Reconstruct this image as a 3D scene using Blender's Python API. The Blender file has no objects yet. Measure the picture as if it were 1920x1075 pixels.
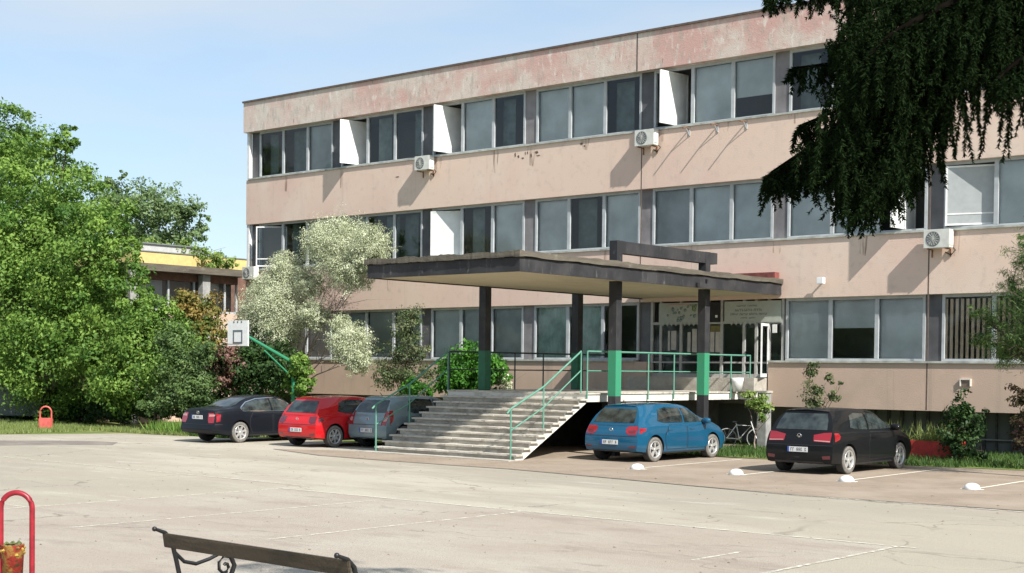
import bpy, bmesh, math, random
import numpy as np
from mathutils import Vector, Matrix
from mathutils.bvhtree import BVHTree

S = bpy.context.scene
COL = S.collection
R = math.radians
random.seed(7)
rng = np.random.default_rng(11)

# ------------------------------------------------------------------ camera
YAW, PITCH, ROLL, FPX, CY, CAMH = 0.70319, -0.0245625, 0.010158, 2660.745, 757.58, 2.3
_f = Vector((-math.sin(YAW)*math.cos(PITCH), math.cos(YAW)*math.cos(PITCH), math.sin(PITCH)))
_r = Vector((math.cos(YAW), math.sin(YAW), 0)); _u = _r.cross(_f)
_c, _s = math.cos(ROLL), math.sin(ROLL)
CR = _c*_r + _s*_u; CU = -_s*_r + _c*_u; CF = _f
cam_d = bpy.data.cameras.new("camera"); cam = bpy.data.objects.new("camera", cam_d); COL.objects.link(cam)
m3 = Matrix((CR, CU, -CF)).transposed()
cam.matrix_world = Matrix.Translation((0, 0, CAMH)) @ m3.to_4x4()
cam_d.sensor_width = 36; cam_d.lens = 36*FPX/1920; cam_d.shift_y = (CY-537.5)/1920
cam_d.clip_end = 3000; cam_d.clip_start = 0.1
S.camera = cam
# ------------------------------------------------------------------ world, sun, exposure
w = bpy.data.worlds.new("World"); S.world = w; w.use_nodes = True
nt = w.node_tree; nt.nodes.clear()
sky = nt.nodes.new("ShaderNodeTexSky"); sky.sky_type = 'NISHITA'; sky.sun_disc = False
sky.sun_elevation = R(43); sky.sun_rotation = R(106); sky.air_density = 1.0; sky.dust_density = 0.8; sky.ozone_density = 1.0
bg = nt.nodes.new("ShaderNodeBackground"); bg.inputs[1].default_value = 0.125
tc = nt.nodes.new("ShaderNodeTexCoord"); mp = nt.nodes.new("ShaderNodeMapping"); mp.inputs['Scale'].default_value = (1.2, 1.2, 5.0)
nz = nt.nodes.new("ShaderNodeTexNoise"); nz.inputs['Scale'].default_value = 2.2; nz.inputs['Detail'].default_value = 5; nz.inputs['Roughness'].default_value = .5
cr = nt.nodes.new("ShaderNodeValToRGB"); cr.color_ramp.elements[0].position = .42; cr.color_ramp.elements[1].position = .75
cr.color_ramp.elements[0].color = (0, 0, 0, 1); cr.color_ramp.elements[1].color = (.75, .75, .75, 1)
mx = nt.nodes.new("ShaderNodeMixRGB"); mx.inputs[2].default_value = (3.7, 3.95, 4.15, 1)
m0 = nt.nodes.new("ShaderNodeMixRGB"); m0.inputs[0].default_value = .55; m0.inputs[2].default_value = (2.25, 2.95, 3.7, 1)
out = nt.nodes.new("ShaderNodeOutputWorld")
nt.links.new(tc.outputs['Generated'], mp.inputs[0]); nt.links.new(mp.outputs[0], nz.inputs[0]); nt.links.new(nz.outputs[0], cr.inputs[0])
nt.links.new(cr.outputs[0], mx.inputs[0]); nt.links.new(sky.outputs[0], m0.inputs[1]); nt.links.new(m0.outputs[0], mx.inputs[1]); nt.links.new(mx.outputs[0], bg.inputs[0]); nt.links.new(bg.outputs[0], out.inputs[0])
SUN = Vector((-1.03, .31, -1.0)).normalized()
sd = bpy.data.lights.new("sun", 'SUN'); sd.energy = 4.7; sd.angle = R(.6); sd.color = (1.0, .96, .90)
so = bpy.data.objects.new("sun", sd); COL.objects.link(so); so.rotation_euler = SUN.to_track_quat('-Z', 'Y').to_euler()
S.view_settings.view_transform = 'Standard'; S.view_settings.look = 'None'; S.view_settings.exposure = 0.73; S.view_settings.gamma = 1
S.render.engine = 'CYCLES'
S.cycles.transparent_max_bounces = 16

def at(px, py, v):
    d = CR*((px-960)/FPX) + CU*((CY-py)/FPX) + CF
    return Vector((0, 0, CAMH)) + d*(v/d.y)
def atd(px, py, D):
    return Vector((0, 0, CAMH)) + (CR*((px-960)/FPX) + CU*((CY-py)/FPX) + CF)*D
def depth(p): return (Vector(p)-Vector((0, 0, CAMH))).dot(CF)

# ------------------------------------------------------------------ materials
def newmat(name):
    m = bpy.data.materials.new(name); m.use_nodes = True
    n = m.node_tree.nodes; return m, m.node_tree, n['Principled BSDF']
def simple(name, col, rough=.6, metal=0, spec=.5, coat=0, vary=.12, scale=6, bump=0, bscale=40):
    m, t, p = newmat(name)
    p.inputs['Roughness'].default_value = rough; p.inputs['Metallic'].default_value = metal
    p.inputs['Specular IOR Level'].default_value = spec; p.inputs['Coat Weight'].default_value = coat; p.inputs['Coat Roughness'].default_value = .04
    c = tuple(col)+(1,)
    if vary > 0:
        g = t.nodes.new("ShaderNodeNewGeometry"); n = t.nodes.new("ShaderNodeTexNoise"); n.inputs['Scale'].default_value = scale; n.inputs['Detail'].default_value = 5
        t.links.new(g.outputs['Position'], n.inputs['Vector'])
        r = t.nodes.new("ShaderNodeValToRGB"); r.color_ramp.elements[0].position = .3; r.color_ramp.elements[1].position = .7
        r.color_ramp.elements[0].color = tuple(x*(1-vary*1.6) for x in col)+(1,); r.color_ramp.elements[1].color = tuple(min(1, x*(1+vary)) for x in col)+(1,)
        t.links.new(n.outputs[0], r.inputs[0]); t.links.new(r.outputs[0], p.inputs['Base Color'])
    else: p.inputs['Base Color'].default_value = c
    if bump > 0:
        g = t.nodes.new("ShaderNodeNewGeometry"); n = t.nodes.new("ShaderNodeTexNoise"); n.inputs['Scale'].default_value = bscale; n.inputs['Detail'].default_value = 6
        b = t.nodes.new("ShaderNodeBump"); b.inputs['Strength'].default_value = bump; b.inputs['Distance'].default_value = .02
        t.links.new(g.outputs['Position'], n.inputs['Vector']); t.links.new(n.outputs[0], b.inputs['Height']); t.links.new(b.outputs[0], p.inputs['Normal'])
    return m
def layered(name, base, layers, rough=.85, bump=.3, bscale=30, cracks=None):
    """base colour, then layers (colour, mapping scale xyz, noise scale, lo, hi, strength) mixed by noise masks in world position"""
    m, t, p = newmat(name); p.inputs['Roughness'].default_value = rough; p.inputs['Specular IOR Level'].default_value = .25
    g = t.nodes.new("ShaderNodeNewGeometry"); prev = None
    for i, (col, ms, sc, lo, hi, st) in enumerate(layers):
        mpn = t.nodes.new("ShaderNodeMapping"); mpn.inputs['Scale'].default_value = ms; mpn.inputs['Location'].default_value = (i*7.3, i*3.1, i*5.7)
        n = t.nodes.new("ShaderNodeTexNoise"); n.inputs['Scale'].default_value = sc; n.inputs['Detail'].default_value = 8; n.inputs['Roughness'].default_value = .62
        r = t.nodes.new("ShaderNodeMapRange"); r.inputs['From Min'].default_value = lo; r.inputs['From Max'].default_value = hi; r.inputs['To Max'].default_value = st
        x = t.nodes.new("ShaderNodeMixRGB"); x.inputs[2].default_value = tuple(col)+(1,)
        t.links.new(g.outputs['Position'], mpn.inputs[0]); t.links.new(mpn.outputs[0], n.inputs['Vector']); t.links.new(n.outputs[0], r.inputs[0]); t.links.new(r.outputs[0], x.inputs[0])
        if prev: t.links.new(prev, x.inputs[1])
        else: x.inputs[1].default_value = tuple(base)+(1,)
        prev = x.outputs[0]
    if cracks:
        csc, cw, ccol = cracks
        wn = t.nodes.new("ShaderNodeTexNoise"); wn.inputs['Scale'].default_value = 1.1; wn.inputs['Detail'].default_value = 6
        va = t.nodes.new("ShaderNodeVectorMath"); va.operation = 'MULTIPLY_ADD'; va.inputs[1].default_value = (1.6, 1.6, 0); t.links.new(g.outputs['Position'], wn.inputs['Vector']); t.links.new(wn.outputs[1], va.inputs[0]); t.links.new(g.outputs['Position'], va.inputs[2])
        vo = t.nodes.new("ShaderNodeTexVoronoi"); vo.feature = 'DISTANCE_TO_EDGE'; vo.inputs['Scale'].default_value = csc; t.links.new(va.outputs[0], vo.inputs['Vector'])
        r2 = t.nodes.new("ShaderNodeMapRange"); r2.inputs['From Min'].default_value = 0; r2.inputs['From Max'].default_value = cw; r2.inputs['To Min'].default_value = 1; r2.inputs['To Max'].default_value = 0
        n3 = t.nodes.new("ShaderNodeTexNoise"); n3.inputs['Scale'].default_value = .35; r3 = t.nodes.new("ShaderNodeMapRange"); r3.inputs['From Min'].default_value = .47; r3.inputs['From Max'].default_value = .60; t.links.new(g.outputs['Position'], n3.inputs['Vector']); t.links.new(n3.outputs[0], r3.inputs[0])
        mu = t.nodes.new("ShaderNodeMath"); mu.operation = 'MULTIPLY'; t.links.new(vo.outputs['Distance'], r2.inputs[0]); t.links.new(r2.outputs[0], mu.inputs[0]); t.links.new(r3.outputs[0], mu.inputs[1])
        x = t.nodes.new("ShaderNodeMixRGB"); x.inputs[2].default_value = tuple(ccol)+(1,); t.links.new(mu.outputs[0], x.inputs[0]); t.links.new(prev, x.inputs[1]); prev = x.outputs[0]
    t.links.new(prev, p.inputs['Base Color'])
    if bump:
        n = t.nodes.new("ShaderNodeTexNoise"); n.inputs['Scale'].default_value = bscale; n.inputs['Detail'].default_value = 8
        b = t.nodes.new("ShaderNodeBump"); b.inputs['Strength'].default_value = bump; b.inputs['Distance'].default_value = .02
        t.links.new(g.outputs['Position'], n.inputs['Vector']); t.links.new(n.outputs[0], b.inputs['Height']); t.links.new(b.outputs[0], p.inputs['Normal'])
    return m
M = {}
M['plaster'] = layered('plaster', (.69, .53, .43), [
    ((.64, .45, .38), (.35, .35, .35), .5, .43, .62, .7), ((.70, .585, .49), (.5, .5, .4), .9, .50, .68, .7),
    ((.42, .35, .30), (2.2, 1, .14), 1.3, .58, .78, .42), ((.48, .39, .33), (1, 1, 1), 4, .54, .70, .4), ((.46, .37, .32), (.25, 1, 9), 1.0, .66, .74, .25)], bump=.35)
M['fascia'] = layered('fascia', (.62, .49, .43), [
    ((.55, .33, .29), (.10, 1, .35), .9, .40, .54, .85), ((.62, .565, .49), (.5, 1, .6), 1.2, .44, .58, .75),
    ((.38, .34, .29), (3.0, 1, 1.1), 1.6, .52, .68, .65), ((.72, .68, .61), (4, 1, 1.6), 1.3, .55, .67, .7), ((.22, .18, .15), (7, 1, 2.0), 1.4, .61, .70, .75)], bump=.5)
M['plaster_low'] = layered('plaster_low', (.52, .38, .30), [
    ((.44, .35, .28), (.5, .5, .3), .8, .42, .62, .7), ((.60, .44, .35), (.6, .6, .6), 1.0, .5, .66, .6), ((.27, .22, .18), (2, 1, .15), 1.4, .56, .74, .55)], bump=.35)
M['soffit'] = layered('soffit', (.50, .435, .30), [((.34, .27, .17), (1, .4, 1), .8, .5, .75, .6), ((.56, .50, .38), (1, 1, 1), 2, .5, .7, .4)], bump=.1)
M['charcoal'] = layered('charcoal', (.028, .028, .031), [((.062, .061, .062), (.6, .6, .5), 2.2, .45, .7, .8), ((.15, .145, .135), (4, 4, 1.2), 2.0, .60, .74, .6)], rough=.6, bump=.2)
M['roofing'] = layered('roofing', (.13, .115, .09), [((.07, .06, .05), (.4, .4, 4), 2, .4, .65, .8), ((.22, .2, .16), (1, 1, 3), 3, .58, .75, .7)], rough=.9, bump=.7)
M['concrete'] = layered('concrete', (.42, .39, .34), [((.26, .24, .205), (.7, 1.6, 1), 1.5, .42, .66, .8), ((.60, .57, .50), (1, 2, 1), 2.5, .52, .7, .7), ((.14, .13, .11), (1, 1, 1), 7, .6, .78, .6)], bump=.5)
M['tread'] = layered('tread', (.52, .485, .42), [((.30, .275, .235), (.8, 1.5, 1), 1.5, .46, .66, .8), ((.68, .65, .58), (1, 3, 1), 2.3, .5, .68, .7), ((.17, .155, .13), (1, 1, 1), 8, .60, .76, .6), ((.24, .22, .18), (1.2, 1.2, 2), 2.6, .56, .62, .7)], bump=.5)
M['riser'] = layered('riser', (.36, .33, .275), [((.20, .18, .15), (.9, 1, 2), 2, .45, .65, .8), ((.48, .45, .38), (1.0, 1, 3), 2.2, .50, .58, .8)], bump=.5)
M['whitewash'] = layered('whitewash', (.66, .64, .58), [((.30, .27, .22), (1.2, 1.2, 3), 2.4, .52, .72, .8), ((.52, .36, .22), (1, 1, 1), 1.2, .62, .8, .5)], bump=.3)
M['asphalt'] = layered('asphalt', (.355, .320, .25), [
    ((.30, .27, .218), (.10, .16, 1), .7, .44, .56, .8), ((.425, .39, .315), (.14, .5, 1), .8, .48, .60, .8), ((.34, .29, .235), (.3, 1.1, 1), .7, .52, .60, .6),
    ((.22, .195, .16), (.5, 1.6, 1), 1.3, .62, .70, .55), ((.50, .475, .41), (.4, 1.8, 1), 1.2, .62, .70, .5), ((.25, .225, .18), (1, 1, 1), 18, .54, .70, .5), ((.50, .48, .42), (1, 1, 1), 45, .58, .70, .5)], rough=.92, bump=.7, bscale=45, cracks=(.33, .010, (.21, .185, .145)))
M['old_patch'] = layered('old_patch', (.19, .165, .145), [((.27, .24, .20), (.6, .6, 1), 2, .45, .65, .8)], bump=.5)
M['court'] = layered('court', (.335, .285, .232), [((.38, .345, .285), (.2, .4, 1), .8, .44, .58, .9), ((.27, .225, .185), (.5, 1.2, 1), 1.1, .54, .66, .7), ((.24, .205, .17), (1, 1, 1), 18, .55, .70, .55), ((.48, .45, .39), (1, 1, 1), 45, .58, .70, .5), ((.22, .19, .16), (.6, 1.8, 1), 1.6, .64, .70, .6)], rough=.92, bump=.7, bscale=45, cracks=(.28, .008, (.19, .165, .13)))
M['foliage_dark_ground'] = layered('soil', (.085, .08, .045), [((.10, .13, .04), (1, 1, 1), 1.5, .45, .6, .9)], bump=.5)
M['grass_ground'] = layered('grass_ground', (.13, .17, .045), [((.26, .25, .10), (.6, .6, 1), 1.2, .48, .66, .8), ((.07, .11, .03), (1, 1, 1), 3, .5, .7, .7)], bump=.6)
def paving():
    m, t, p = newmat('paving'); p.inputs['Roughness'].default_value = .9
    g = t.nodes.new("ShaderNodeNewGeometry")
    b = t.nodes.new("ShaderNodeTexBrick"); b.inputs['Scale'].default_value = 1; b.inputs['Brick Width'].default_value = .21; b.inputs['Row Height'].default_value = .105; b.inputs['Mortar Size'].default_value = .008
    b.inputs['Color1'].default_value = (.30, .225, .165, 1); b.inputs['Color2'].default_value = (.235, .185, .14, 1); b.inputs['Mortar'].default_value = (.20, .175, .12, 1)
    n = t.nodes.new("ShaderNodeTexNoise"); n.inputs['Scale'].default_value = .7; n.inputs['Detail'].default_value = 8
    r = t.nodes.new("ShaderNodeMapRange"); r.inputs['From Min'].default_value = .4; r.inputs['From Max'].default_value = .68; r.inputs['To Max'].default_value = .7
    x = t.nodes.new("ShaderNodeMixRGB"); x.inputs[2].default_value = (.34, .28, .215, 1)
    t.links.new(g.outputs['Position'], b.inputs['Vector']); t.links.new(g.outputs['Position'], n.inputs['Vector']); t.links.new(n.outputs[0], r.inputs[0]); t.links.new(r.outputs[0], x.inputs[0]); t.links.new(b.outputs[0], x.inputs[1]); t.links.new(x.outputs[0], p.inputs['Base Color'])
    bb = t.nodes.new("ShaderNodeBump"); bb.inputs['Strength'].default_value = .4; bb.inputs['Distance'].default_value = .01
    t.links.new(b.outputs[1], bb.inputs['Height']); bb.invert = True; t.links.new(bb.outputs[0], p.inputs['Normal'])
    return m
M['paving'] = paving()
def worn_paint(name, col, lo=.42, hi=.5):
    m, t, p = newmat(name); p.inputs['Base Color'].default_value = tuple(col)+(1,); p.inputs['Roughness'].default_value = .8
    g = t.nodes.new("ShaderNodeNewGeometry"); n = t.nodes.new("ShaderNodeTexNoise"); n.inputs['Scale'].default_value = 5; n.inputs['Detail'].default_value = 10; n.inputs['Roughness'].default_value = .75
    r = t.nodes.new("ShaderNodeMapRange"); r.inputs['From Min'].default_value = lo; r.inputs['From Max'].default_value = hi
    t.links.new(g.outputs['Position'], n.inputs['Vector']); t.links.new(n.outputs[0], r.inputs[0]); t.links.new(r.outputs[0], p.inputs['Alpha'])
    return m
M['line'] = worn_paint('line_paint', (.64, .61, .51), .40, .57)
M['line_bright'] = worn_paint('bay_paint', (.74, .70, .58), .32, .44)
M['frame'] = simple('frame_white', (.42, .44, .45), .5, vary=.1, scale=3)
M['frame_bright'] = simple('frame_bright', (.74, .74, .72), .5, vary=.08)
M['pier'] = simple('pier_grey', (.095, .093, .10), .5, vary=.2, scale=2)
M['pier_light'] = simple('pier_mauve', (.20, .185, .19), .6, vary=.2, scale=2)
M['sill'] = simple('sill', (.42, .43, .39), .7, vary=.25, scale=3)
M['blind_l'] = simple('blind_light', (.78, .80, .79), .7, vary=.14, scale=1.2)
M['blind_m'] = simple('blind_mid', (.50, .52, .52), .7, vary=.2, scale=1.2)
M['curtain'] = simple('curtain_green', (.48, .60, .53), .8, vary=.2, scale=3)
M['curtain_dim'] = simple('curtain_dim', (.20, .25, .24), .8, vary=.2, scale=3)
M['slat_wood'] = simple('slat_peach', (.84, .64, .45), .6, vary=.1)
M['interior'] = simple('interior', (.16, .17, .165), .9, vary=.1, scale=1)
M['black'] = simple('matt_black', (.012, .012, .013), .7, vary=0)
M['white'] = simple('white_paint', (.76, .76, .74), .5, vary=.06)
M['white_bleached'] = simple('sash_white', (.72, .73, .71), .6, vary=.10, scale=2)
M['joint'] = simple('joint', (.12, .09, .075), .9, vary=.2)
M['acwhite'] = simple('ac_white', (.60, .60, .55), .5, vary=.08)
M['acgrey'] = simple('ac_grey', (.16, .17, .17), .6, vary=.1)
M['rust'] = simple('rust', (.22, .11, .06), .8, vary=.3, scale=20)
M['stain'] = simple('stain', (.30, .23, .19), .9, vary=.2)
M['redroof'] = simple('red_flashing', (.20, .055, .045), .7, vary=.25, scale=5)
M['green'] = layered('green_paint', (.045, .26, .14), [((.06, .24, .14), (1, 1, 1), 5, .5, .65, .6), ((.16, .18, .14), (2, 2, 1), 9, .62, .70, .7)], rough=.5, bump=.3)
M['rail'] = layered('rail_green', (.10, .26, .19), [((.16, .30, .24), (1, 1, 1), 6, .5, .65, .6), ((.18, .12, .08), (2, 2, 1), 10, .62, .70, .7)], rough=.55, bump=.2)
M['rail_dark'] = simple('rail_dark', (.03, .05, .045), .5, vary=.2, scale=12)
M['sign'] = simple('sign_board', (.37, .40, .36), .6, vary=.05)
M['ink'] = simple('sign_ink', (.10, .12, .14), .7, vary=0)
M['ink_green'] = simple('sign_green', (.22, .30, .16), .7, vary=0)
M['ink_teal'] = simple('sign_teal', (.22, .29, .29), .7, vary=0)
M['ink_pink'] = simple('sign_pink', (.50, .26, .22), .7, vary=0)
M['poster_or_daylight'] = simple('poster_or_daylight', (.44, .42, .39), .7, vary=.1)  # pale tone stands in for daylight from windows on the far side
M['yellow'] = simple('yellow_cladding', (.60, .47, .19), .6, vary=.08)
M['pale'] = simple('pale_wall', (.42, .42, .40), .7, vary=.08)
M['brownwall'] = simple('brown_wall', (.16, .085, .06), .8, vary=.2, scale=3)
M['greycon'] = simple('grey_column', (.30, .30, .29), .8, vary=.15)
M['bark'] = simple('bark', (.11, .085, .06), .9, vary=.3, scale=15, bump=.6)
M['bark_grey'] = simple('bark_grey', (.28, .22, .19), .9, vary=.3, scale=15, bump=.6)
M['tyre'] = simple('tyre', (.035, .035, .035), .8, vary=.1)
M['dusty'] = simple('tyre_dusty', (.15, .14, .125), .9, vary=.2, scale=15)
M['rim'] = simple('rim_alloy', (.62, .62, .60), .3, metal=.55, vary=.05)
M['trim'] = simple('trim_black', (.018, .018, .02), .55, vary=0)
M['chrome'] = simple('chrome', (.8, .8, .8), .12, metal=1, vary=0)
M['carglass'] = simple('car_glass', (.035, .045, .043), .05, spec=.8, vary=.5, scale=4)
M['lamp_red'] = simple('lamp_red', (.27, .006, .012), .15, coat=1, vary=0)
M['lamp_dark'] = simple('lamp_smoked', (.10, .012, .02), .15, coat=1, vary=0)
M['lamp_pink'] = simple('lamp_pink', (.50, .22, .20), .12, coat=1, vary=0)
M['lamp_clear'] = simple('lamp_clear', (.72, .68, .66), .12, coat=1, vary=0)
M['plate'] = simple('plate_white', (.60, .61, .60), .5, vary=0)
M['plate_blue'] = simple('plate_blue', (.03, .08, .35), .5, vary=0)
def paint(name, col, met=.0, rough=.32):
    m = simple(name, col, .45, metal=met, coat=(.3 if max(col) < .02 else 1), spec=.1, vary=.05, scale=2); return m
M['blue'] = paint('paint_blue', (.008, .08, .155), .1)
M['red'] = paint('paint_red', (.50, .010, .014))
M['blackpaint'] = paint('paint_black', (.008, .009, .010))
M['navy'] = paint('paint_navy', (.008, .010, .014))
M['silver'] = paint('paint_silver', (.19, .26, .28), .2)
M['binred'] = simple('bin_red', (.27, .012, .022), .4, vary=.2, scale=15)
M['binorange'] = simple('bin_orange', (.55, .11, .09), .5, vary=.15, scale=8)
M['rubbish'] = simple('rubbish', (.10, .12, .04), .9, vary=.5, scale=30, bump=.8)
M['mustard'] = simple('rubbish_yellow', (.42, .26, .05), .7, vary=.5, scale=20)
M['iron'] = simple('cast_iron', (.012, .012, .012), .45, vary=.2, scale=30)
M['benchwood'] = layered('bench_wood', (.065, .052, .036), [((.035, .028, .02), (.6, 5, 5), 4, .45, .65, .8), ((.11, .09, .062), (.5, 8, 8), 3, .55, .7, .6)], rough=.55, bump=.3)
M['bucket'] = layered('bucket', (.26, .03, .02), [((.32, .20, .05), (1, 1, 1), 9, .48, .58, .9), ((.05, .05, .02), (1, 1, 1), 14, .58, .66, .9)], rough=.7, bump=.4)
M['planter'] = simple('planter_red', (.42, .03, .025), .7, vary=.2, scale=6)
M['pebble'] = simple('pebble', (.20, .16, .12), .9, vary=.4, scale=6)
def glassmat():
    m = bpy.data.materials.new('window_glass'); m.use_nodes = True; t = m.node_tree; t.nodes.clear()
    o = t.nodes.new("ShaderNodeOutputMaterial"); mi = t.nodes.new("ShaderNodeMixShader"); tr = t.nodes.new("ShaderNodeBsdfTransparent"); gl = t.nodes.new("ShaderNodeBsdfGlossy")
    fr = t.nodes.new("ShaderNodeFresnel"); fr.inputs[0].default_value = 1.6; tr.inputs[0].default_value = (.88, .92, .93, 1); gl.inputs['Roughness'].default_value = .03
    gl.inputs['Color'].default_value = (.80, .83, .85, 1)
    n = t.nodes.new("ShaderNodeTexNoise"); n.inputs['Scale'].default_value = .9; b = t.nodes.new("ShaderNodeBump"); b.inputs['Strength'].default_value = .08; b.inputs['Distance'].default_value = .1
    g = t.nodes.new("ShaderNodeNewGeometry"); t.links.new(g.outputs['Position'], n.inputs['Vector']); t.links.new(n.outputs[0], b.inputs['Height']); t.links.new(b.outputs[0], gl.inputs['Normal'])
    t.links.new(fr.outputs[0], mi.inputs[0]); t.links.new(tr.outputs[0], mi.inputs[1]); t.links.new(gl.outputs[0], mi.inputs[2]); t.links.new(mi.outputs[0], o.inputs[0])
    return m
M['glass'] = glassmat()
def leafmat(name, a, b, trans=.35, rough=.55, spec=.3):
    m = bpy.data.materials.new(name); m.use_nodes = True; t = m.node_tree; p = t.nodes['Principled BSDF']; o = t.nodes['Material Output']
    at_ = t.nodes.new("ShaderNodeAttribute"); at_.attribute_name = 'tone'
    x = t.nodes.new("ShaderNodeMixRGB"); x.inputs[1].default_value = tuple(a)+(1,); x.inputs[2].default_value = tuple(b)+(1,)
    t.links.new(at_.outputs['Fac'], x.inputs[0]); t.links.new(x.outputs[0], p.inputs['Base Color']); p.inputs['Roughness'].default_value = rough; p.inputs['Specular IOR Level'].default_value = spec
    tl = t.nodes.new("ShaderNodeBsdfTranslucent"); t.links.new(x.outputs[0], tl.inputs[0]); mi = t.nodes.new("ShaderNodeMixShader"); mi.inputs[0].default_value = trans
    t.links.new(p.outputs[0], mi.inputs[1]); t.links.new(tl.outputs[0], mi.inputs[2]); t.links.new(mi.outputs[0], o.inputs[0])
    return m
L = {}
L['bright'] = leafmat('leaf_bright', (.06, .145, .022), (.25, .39, .075), .42)
L['dull'] = leafmat('leaf_dull', (.045, .09, .03), (.17, .26, .08))
L['dark'] = leafmat('leaf_dark', (.02, .05, .015), (.06, .12, .03))
L['silver'] = leafmat('leaf_silver', (.25, .29, .15), (.72, .75, .54), .2)
L['mixed'] = leafmat('leaf_mixed', (.045, .09, .025), (.20, .22, .11))
L['lush'] = leafmat('leaf_lush', (.03, .12, .012), (.10, .28, .03))
L['yellowgreen'] = leafmat('leaf_yellowgreen', (.10, .20, .03), (.34, .42, .12))
L['orange'] = leafmat('leaf_orange', (.09, .15, .03), (.36, .24, .07))
L['pink'] = leafmat('petal_pink', (.10, .07, .04), (.38, .20, .17))
L['needle'] = leafmat('needle_shaded', (.005, .009, .004), (.020, .036, .013), .15, 1, 0)  # near-black colour carries the shade the hanging branches are in
L['pine'] = leafmat('needle_green', (.03, .075, .02), (.13, .21, .05), .25)
L['blade'] = leafmat('grass_blade', (.10, .17, .03), (.30, .33, .12), .3)
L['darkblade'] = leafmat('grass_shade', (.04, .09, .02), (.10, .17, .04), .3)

# ------------------------------------------------------------------ object helpers
def tag(o, label=None, cat=None, group=None, kind=None):
    if label: o['label'] = label
    if cat: o['category'] = cat
    if group: o['group'] = group
    if kind: o['kind'] = kind
    return o
def empty(name, loc, label=None, cat=None, group=None, rz=0):
    o = bpy.data.objects.new(name, None); COL.objects.link(o); o.location = loc; o.rotation_euler = (0, 0, rz); o.empty_display_size = .2
    return tag(o, label, cat, group)
class MB:
    def __init__(s): s.v = []; s.f = []; s.sm = []
    def add(s, vs, fs, smooth=False):
        b = len(s.v); s.v += [tuple(v) for v in vs]; s.f += [tuple(b+i for i in f) for f in fs]; s.sm += [smooth]*len(fs); return s
    def box(s, x0, x1, y0, y1, z0, z1):
        vs = [(x0,y0,z0),(x1,y0,z0),(x1,y1,z0),(x0,y1,z0),(x0,y0,z1),(x1,y0,z1),(x1,y1,z1),(x0,y1,z1)]
        return s.add(vs, [(0,3,2,1),(4,5,6,7),(0,1,5,4),(1,2,6,5),(2,3,7,6),(3,0,4,7)])
    def beam(s, a, b, wd, h):
        a, b = Vector(a), Vector(b); d = (b-a).normalized(); up = Vector((0,0,1)) if abs(d.z) < .95 else Vector((0,1,0))
        x = d.cross(up).normalized(); y = x.cross(d)
        vs = [p+x*sx*wd/2+y*sy*h/2 for p in (a, b) for sx, sy in ((-1,-1),(1,-1),(1,1),(-1,1))]
        return s.add(vs, [(3,2,1,0),(4,5,6,7),(0,1,5,4),(1,2,6,5),(2,3,7,6),(3,0,4,7)])
    def tube(s, pts, r, n=8, closed=False):
        pts = [Vector(p) for p in pts]; rr = r if isinstance(r, (list, tuple)) else [r]*len(pts); vs = []
        for i, p in enumerate(pts):
            d = (pts[min(i+1, len(pts)-1)]-pts[max(i-1, 0)]).normalized()
            if closed: d = (pts[(i+1) % len(pts)]-pts[i-1]).normalized()
            up = Vector((0,0,1)) if abs(d.z) < .9 else Vector((0,1,0)); x = d.cross(up).normalized(); y = x.cross(d)
            vs += [p+x*math.cos(2*math.pi*k/n)*rr[i]+y*math.sin(2*math.pi*k/n)*rr[i] for k in range(n)]
        fs = [(i*n+k, i*n+(k+1) % n, (i+1)*n+(k+1) % n, (i+1)*n+k) for i in range(len(pts)-1) for k in range(n)]
        if closed: i = len(pts)-1; fs += [(i*n+k, i*n+(k+1) % n, (k+1) % n, k) for k in range(n)]
        s.add(vs, fs, True)
        if not closed:
            s.add(vs[:n], [tuple(range(n))[::-1]]); s.add(vs[-n:], [tuple(range(n))])
        return s
    def prism(s, poly, axis, a, b):
        """poly in the two other axes (in xyz order), extruded along axis from a to b"""
        def P(p, c):
            return {'x': (c, p[0], p[1]), 'y': (p[0], c, p[1]), 'z': (p[0], p[1], c)}[axis]
        n = len(poly); vs = [P(p, a) for p in poly]+[P(p, b) for p in poly]
        return s.add(vs, [tuple(range(n))[::-1], tuple(range(n, 2*n))]+[(i, (i+1) % n, n+(i+1) % n, n+i) for i in range(n)])
    def lathe(s, prof, n=24, c=(0,0,0), axis='z', smooth=True):
        vs = []
        for r_, h in prof:
            for k in range(n):
                a = 2*math.pi*k/n; x, y = r_*math.cos(a), r_*math.sin(a)
                vs.append({'z': (c[0]+x, c[1]+y, c[2]+h), 'y': (c[0]+x, c[1]+h, c[2]+y), 'x': (c[0]+h, c[1]+x, c[2]+y)}[axis])
        m_ = len(prof)
        return s.add(vs, [(i*n+k, i*n+(k+1) % n, (i+1)*n+(k+1) % n, (i+1)*n+k) for i in range(m_-1) for k in range(n)], smooth)
    def build(s, name, mat, parent=None, loc=None, bevel=0, fixn=True):
        me = bpy.data.meshes.new(name); me.from_pydata(s.v, [], s.f); me.polygons.foreach_set('use_smooth', s.sm)
        if fixn:
            bm = bmesh.new(); bm.from_mesh(me); bmesh.ops.recalc_face_normals(bm, faces=bm.faces)
            if bevel: bmesh.ops.bevel(bm, geom=bm.edges[:], offset=bevel, segments=2, affect='EDGES', clamp_overlap=True)
            bm.to_mesh(me); bm.free()
        me.materials.append(mat); me.update()
        o = bpy.data.objects.new(name, me); COL.objects.link(o)
        if parent: o.parent = parent
        if loc: o.location = loc
        return o
def local(e, p): return Vector(p)-e.location

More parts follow.
